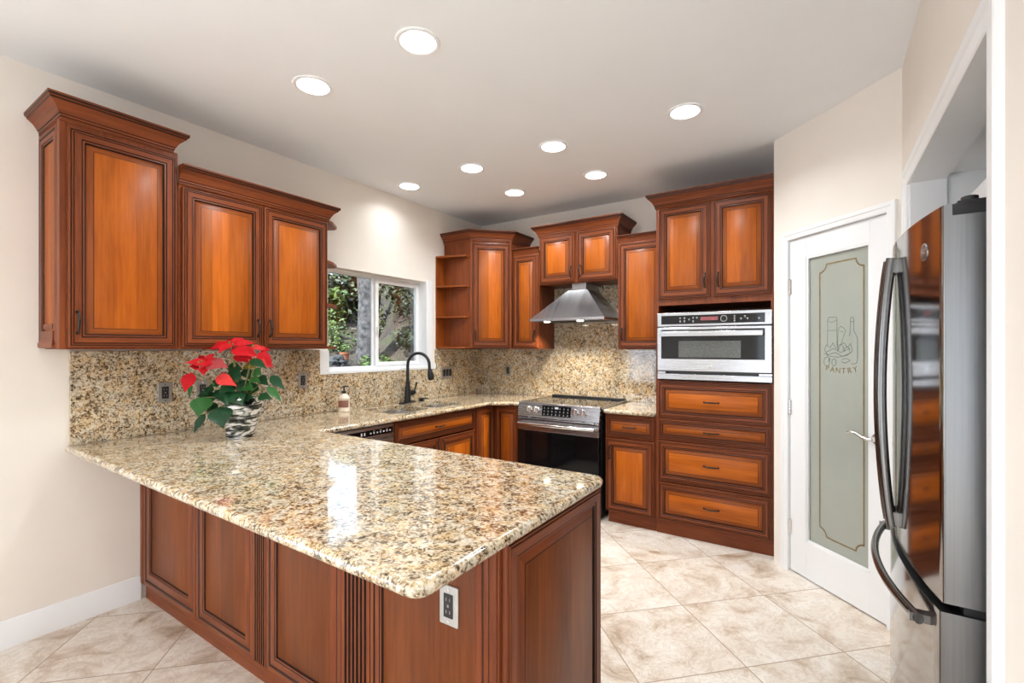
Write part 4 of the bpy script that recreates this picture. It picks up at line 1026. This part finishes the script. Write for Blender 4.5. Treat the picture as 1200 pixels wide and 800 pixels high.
for tx, ty, d in [(412, 95, .02), (560, 120, .02), (250, 225, -.05), (155, 285, -.06), (320, 310, -.08), (600, 160, 0), (430, 170, -.02), (235, 450, -.06), (335, 515, -.09), (240, 560, -.07), (660, 380, -.03), (605, 440, -.05), (690, 308, 0), (545, 205, -.05), (400, 415, -.05), (420, 262, -.03), (480, 370, .02)]:
    a = Vector(pc_(478+rnd.uniform(-25, 25), 500, rnd.uniform(-.03, .03))); b = Vector(pc_(tx, ty, d)); m_ = (a+b)/2+Vector((0, 0, .02+.05*abs(b.x-a.x)))
    stm.tube([tuple(a*(1-t)**2+m_*2*t*(1-t)+b*t*t) for t in [k/6 for k in range(7)]], [.0045-.002*k/6 for k in range(7)], 7)
stm.build('stems', STEMM, r)
mb = MB()
for cx, cy, d in ((412, 88, -.02), (425, 96, 0), (402, 82, .0), (250, 215, -.07), (262, 208, -.06), (560, 105, .0)):
    x, _, z = pc_(cx, cy); mb.lathe(x, d, [(.002, z-.008), (.006, z), (.002, z+.008)], 8)
mb.build('flower_buds', OLIVE, r)
def foil_mat():
    m, nt, b = new_mat('zebra_foil'); L = nt.links
    tc = N(nt, 'ShaderNodeTexCoord'); mp = N(nt, 'ShaderNodeMapping'); mp.inputs['Rotation'].default_value = (.2, .35, 0); mp.inputs['Scale'].default_value = (7, 7, 34); L.new(tc.outputs['Object'], mp.inputs[0])
    no = N(nt, 'ShaderNodeTexNoise', Scale=1.0, Detail=5.0, Roughness=.65, Distortion=.8); L.new(mp.outputs[0], no.inputs['Vector'])
    rr = ramp(nt, [(.42, (.012, .016, .014)), (.48, (.12, .14, .13)), (.53, (.85, .87, .88))]); L.new(no.outputs['Fac'], rr.inputs[0]); L.new(rr.outputs[0], b.inputs['Base Color'])
    b.inputs['Roughness'].default_value = .22; b.inputs['Metallic'].default_value = .35
    bp = N(nt, 'ShaderNodeBump', Strength=.6, Distance=.004); L.new(no.outputs['Fac'], bp.inputs['Height']); L.new(bp.outputs[0], b.inputs['Normal'])
    return m
mb = MB(); n = 40; loops = []
for k in range(12):
    t = k/11; z = .002+.185*t; rad = .064+.030*t
    lp = []
    for i in range(n):
        a = 2*PI*i/n; q = rad*(1+.035*math.sin(11*a+3*t)+.025*math.sin(5*a-2*t)) if k else rad
        zz = z+(.022*math.sin(4*a+1)+.016*math.sin(9*a) if k == 11 else 0)+(.02*t*math.cos(a))
        lp.append((q*math.cos(a)+.022*t, q*math.sin(a), zz))
    loops.append(lp)
mb.rings(loops, 0, True, False)
lip = [[(x*.94+.001, y*.94, z-.004) for x, y, z in loops[-1]], [(x*.80+.004, y*.80, .150) for x, y, z in loops[-1]]]
mb.rings([loops[-1]]+lip, 0, False, True); pot = mb.build('foil_pot', foil_mat(), r)
# ================================================================== OUTSIDE THE WINDOW
def ground_mat():
    m, nt, b = new_mat('forest_floor'); L = nt.links
    tc = N(nt, 'ShaderNodeTexCoord'); n1 = N(nt, 'ShaderNodeTexNoise', Scale=1.6, Detail=8.0, Roughness=.7); L.new(tc.outputs['Object'], n1.inputs['Vector'])
    rr = ramp(nt, [(.32, (.004, .003, .003)), (.43, (.036, .022, .012)), (.52, (.046, .033, .021)), (.60, (.036, .038, .010)), (.72, (.060, .048, .026))]); L.new(n1.outputs['Fac'], rr.inputs[0])
    L.new(rr.outputs[0], b.inputs['Base Color']); b.inputs['Roughness'].default_value = .95
    n2 = N(nt, 'ShaderNodeTexNoise', Scale=7.0, Detail=6.0); L.new(tc.outputs['Object'], n2.inputs['Vector'])
    bp = N(nt, 'ShaderNodeBump', Strength=1.0, Distance=.12); L.new(n2.outputs['Fac'], bp.inputs['Height']); L.new(bp.outputs[0], b.inputs['Normal'])
    return m
def sst(a, b, x): t = min(1, max(0, (x-a)/(b-a))); return t*t*(3-2*t)
def gz(x, y):
    d = -x; z = .95+.06*d
    s = sst(-.25, .8, y-.87*d+1.43)                       # steep bank on the far (right) side of the view
    z += (1-s)*(.10*max(0, d-2.5))+s*.75*max(0, d-2.2)
    z += .07*math.sin(1.7*x+.6*y)+.06*math.sin(2.9*y-1.1*x)+.03*math.sin(7*x)*math.sin(6*y)
    return z
mb = MB(); nx, ny = 60, 80; vs = []; fs = []
for i in range(nx+1):
    for j in range(ny+1):
        x = -.3-15*(i/nx)**1.3; y = -6+22*j/ny; vs.append((x, y, gz(x, y)))
for i in range(nx):
    for j in range(ny): a = i*(ny+1)+j; fs.append((a, a+1, a+ny+2, a+ny+1))
mb.add(vs, fs, 0, None, True); struct('ground', mb, ground_mat(), 'leaf-littered hillside outside the window', merge=False)
def fol_mat(name, c1, c2):
    m, nt, b = new_mat(name); L = nt.links
    g = N(nt, 'ShaderNodeNewGeometry'); rr = ramp(nt, [(0, [q*.42 for q in c1]), (1, [q*.42 for q in c2])]); L.new(g.outputs['Random Per Island'], rr.inputs[0]); L.new(rr.outputs[0], b.inputs['Base Color'])
    b.inputs['Roughness'].default_value = .6
    return m
F1 = fol_mat('bright_foliage', (.06, .14, .02), (.24, .34, .06)); F2 = fol_mat('olive_foliage', (.09, .12, .025), (.30, .29, .07)); F3 = fol_mat('dark_foliage', (.02, .04, .012), (.11, .13, .03)); F4 = fol_mat('dry_foliage', (.07, .045, .02), (.22, .15, .06))
BARK = simple('grey_bark', (.055, .049, .048), .95, var=.75, scale=16, bump=1.0); BARKB = simple('brown_bark', (.03, .02, .012), .95, var=.5, scale=14, bump=.8)
def blob_leaves(mb, c, rx, ry, rz, n, s, rn):
    for _ in range(n):
        while True:
            p = Vector((rn.uniform(-1, 1), rn.uniform(-1, 1), rn.uniform(-1, 1)))
            if p.length <= 1 and p.length > .35: break
        q = Vector(c)+Vector((p.x*rx, p.y*ry, p.z*rz)); a = Vector((rn.uniform(-1, 1), rn.uniform(-1, 1), rn.uniform(-.6, .6))).normalized()
        b = a.cross(Vector((rn.uniform(-1, 1), rn.uniform(-1, 1), rn.uniform(-1, 1)))).normalized(); k = s*rn.uniform(.6, 1.4)
        mb.add([tuple(q-a*k), tuple(q-b*k*.5), tuple(q+a*k), tuple(q+b*k*.5)], [(0, 1, 2, 3)], 0)
def plant(name, label, cat, x, y, h, trunk_r, blobs, leafs, leafn, fm, bark, group, seed, lean=0.0):
    rn = random.Random(seed); z = gz(x, y)-.05
    rt = thing(name, label, cat, (x, y, z), 0, group)
    mb = MB(); pts = [(lean*t*h+.04*math.sin(5*t+seed), .03*math.sin(4*t), h*t) for t in [k/8 for k in range(9)]]
    mb.tube(pts, [trunk_r*(1.25-.75*k/8) if k else trunk_r*1.6 for k in range(9)], 12); mb.build('trunk' if cat == 'tree' else 'stem', bark, rt, merge=False)
    mb = MB()
    for (bx, by, bz, a, b, c) in blobs: blob_leaves(mb, (bx+lean*bz, by, bz), a, b, c, leafn, leafs, rn)
    mb.build('foliage', fm, rt, merge=False)
    return rt
# big grey trunk close to the window: crown far above
rt = thing('pine_tree', 'thick grey-barked tree trunk right outside the left window pane', 'tree', (-2.75, .70, gz(-2.75, .70)-.08), 0)
mb = MB(); pts = [(.02*math.sin(k), .015*math.cos(2*k), .35*k) for k in range(16)]
mb.tube(pts, [.20, .165]+[.148-.002*k for k in range(14)], 20); mb.build('trunk', BARK, rt, merge=False)
mb = MB(); rn = random.Random(5)
for k in range(6): blob_leaves(mb, (rn.uniform(-.6, .6), rn.uniform(-.6, .6), 4.3+.35*k), .9-.1*k, .9-.1*k, .4, 120, .10, rn)
mb.build('foliage', F3, rt, merge=False)
TR = [(x, y, max(.7, ztop-gz(x, y)), tr, fm, sd) for x, y, ztop, tr, fm, sd in ((-6.2, 1.5, 2.60, .04, F1, 21), (-7.8, 3.4, 2.95, .05, F1, 22), (-6.6, .2, 2.65, .04, F2, 23), (-8.0, .8, 2.85, .05, F1, 24), (-8.2, 1.9, 3.0, .05, F2, 25), (-10.4, 2.6, 3.4, .05, F1, 26))]
TL = ['bright green young tree seen through the left pane, lowest on the slope', 'bright green tree just left of the grey trunk outside', 'olive young tree at the left edge of the window view', 'bright green bushy tree at the middle of the left pane', 'olive tree further up the slope in the left pane', 'farthest green tree at the top of the left pane']
for (x, y, h, tr, fm, sd), lab in zip(TR, TL):
    rn = random.Random(sd); bl = [(rn.uniform(-.3, .3), rn.uniform(-.3, .3), h*rn.uniform(.25, .85), rn.uniform(.3, .42), rn.uniform(.3, .42), rn.uniform(.16, .28)) for _ in range(7)]
    plant('leafy_tree', lab, 'tree', x, y, h, tr, bl, .07, 170, fm, BARKB, 'trees on the slope outside', sd)
FT = [(-10.2, 4.75, 4.0), (-9.9, 6.15, 4.3), (-11.7, 5.5, 4.5), (-11.5, 7.1, 4.8), (-8.9, 4.5, 3.6), (-13.0, 6.6, 5.0)]
FL = ['tall dense tree in the middle of the far tree line', 'tall bright tree of the far tree line left of the trunk', 'farthest dark tree of the far tree line', 'tall tree of the far tree line behind the grey trunk', 'tree at the left end of the far tree line', 'highest tree of the far tree line right of the trunk']
for k, ((x, y, zt), lab) in enumerate(zip(FT, FL)):
    rn = random.Random(90+k); h = zt-gz(x, y); bl = [(rn.uniform(-.32, .32), rn.uniform(-.32, .32), h*rn.uniform(.1, .9), .45, .45, .4) for _ in range(10)]
    plant('far_tree', lab, 'tree', x, y, h, .06, bl, .10, 150, (F1, F3, F2)[k % 3], BARKB, 'far tree line', 90+k)
DT = [(-4.9, 3.4, 2.2, .05, F3, 47, .1), (-6.0, 4.9, 2.6, .06, F3, 49, -.1), (-3.6, 2.1, 2.6, .05, F3, 41, .08), (-3.9, 3.75, 2.4, .07, F4, 42, -.06), (-4.7, 2.45, 3.0, .05, F2, 43, .1), (-3.3, 2.95, 1.6, .03, F3, 44, .2), (-5.2, 4.2, 2.6, .06, F4, 45, 0)]
DL = ['dark bushy tree half way up the bank in the right pane', 'dark tree near the top of the bank in the right pane', 'slim dark-leaved tree at the left edge of the right pane', 'brown dry tree in the middle of the right pane', 'olive bushy tree high on the bank in the right pane', 'leaning dark sapling low in the right pane', 'dry brown tree at the back of the bank']
for (x, y, h, tr, fm, sd, ln), lab in zip(DT, DL):
    rn = random.Random(sd); bl = [(rn.uniform(-.22, .22), rn.uniform(-.22, .22), h*rn.uniform(.15, .9), .32, .32, .33) for _ in range(7)]
    plant('bank_tree', lab, 'tree', x, y, h, tr, bl, .05, 130, fm, BARKB, 'trees on the steep bank', sd, ln)
SH = [(-2.95, -.05, .35, F2, 61), (-3.8, .75, .45, F1, 62), (-4.6, 1.2, .5, F2, 63), (-2.5, 1.30, .3, F3, 64), (-3.0, 2.0, .50, F3, 65), (-2.2, .40, .20, F1, 66)]
SL = ['yellow-green shrub at the lower left of the window view', 'bright shrub left of the grey trunk', 'olive shrub farther behind the terracotta pot', 'dark low shrub at the foot of the bank', 'dark green shrub low in the right pane', 'small bright plant beside the terracotta pot']
for (x, y, h, fm, sd), lab in zip(SH, SL):
    rn = random.Random(sd); bl = [(rn.uniform(-.2, .2), rn.uniform(-.2, .2), h*rn.uniform(.3, .9), h*.8, h*.8, h*.5) for _ in range(4)]
    plant('garden_shrub', lab, 'shrub', x, y, h, .012, bl, .035, 110, fm, BARKB, 'shrubs outside the window', sd)
ROCK = simple('grey_rock', (.032, .031, .031), .9, var=.5, scale=9, bump=.8)
RL = ['dark lava rock low outside the left pane', 'grey lava rock behind the shrub outside', 'long grey rock on the slope outside', 'rough rock at the base of the grey trunk', 'mossy rock at the foot of the bank outside']
for k, (x, y, s) in enumerate([(-2.0, -.42, .13), (-4.3, .35, .20), (-5.6, 1.9, .34), (-2.1, 1.0, .13), (-2.45, 1.95, .16)]):
    rn = random.Random(80+k); bm = bmesh.new(); bmesh.ops.create_icosphere(bm, subdivisions=3, radius=s)
    for v in bm.verts:
        q = v.co.normalized(); f = 1+.18*math.sin(5*q.x+k)+.14*math.sin(7*q.y+2*k)+.10*math.sin(9*q.z-k)+rn.uniform(-.05, .05); v.co = Vector((v.co.x*f*1.2, v.co.y*f, v.co.z*f*.65))
    me = bpy.data.meshes.new('garden_rock'); bm.to_mesh(me); bm.free(); me.materials.append(ROCK)
    o = bpy.data.objects.new('garden_rock', me); COL.objects.link(o); o.location = (x, y, gz(x, y)+s*.2); tag(o, RL[k], 'rock', 'rocks outside the window')
TERRA = simple('terracotta', (.22, .07, .03), .8, var=.1)
px, py = -2.35, -.02; pz = gz(px, py)
r = thing('flower_pot', 'small terracotta flower pot on the ground outside the window', 'flower pot', (px, py, pz), 0)
hz = max(.12, 1.33-pz)
mb = MB(); mb.lathe(0, 0, [(.05, 0), (.062, hz-.03), (.070, hz-.03), (.072, hz), (.062, hz), (.058, hz-.04), (.002, hz-.04)], 24); mb.build('pot', TERRA, r)
mb = MB(); blob_leaves(mb, (0, 0, hz+.05), .09, .09, .07, 60, .03, random.Random(9)); mb.build('foliage', F1, r, merge=False)
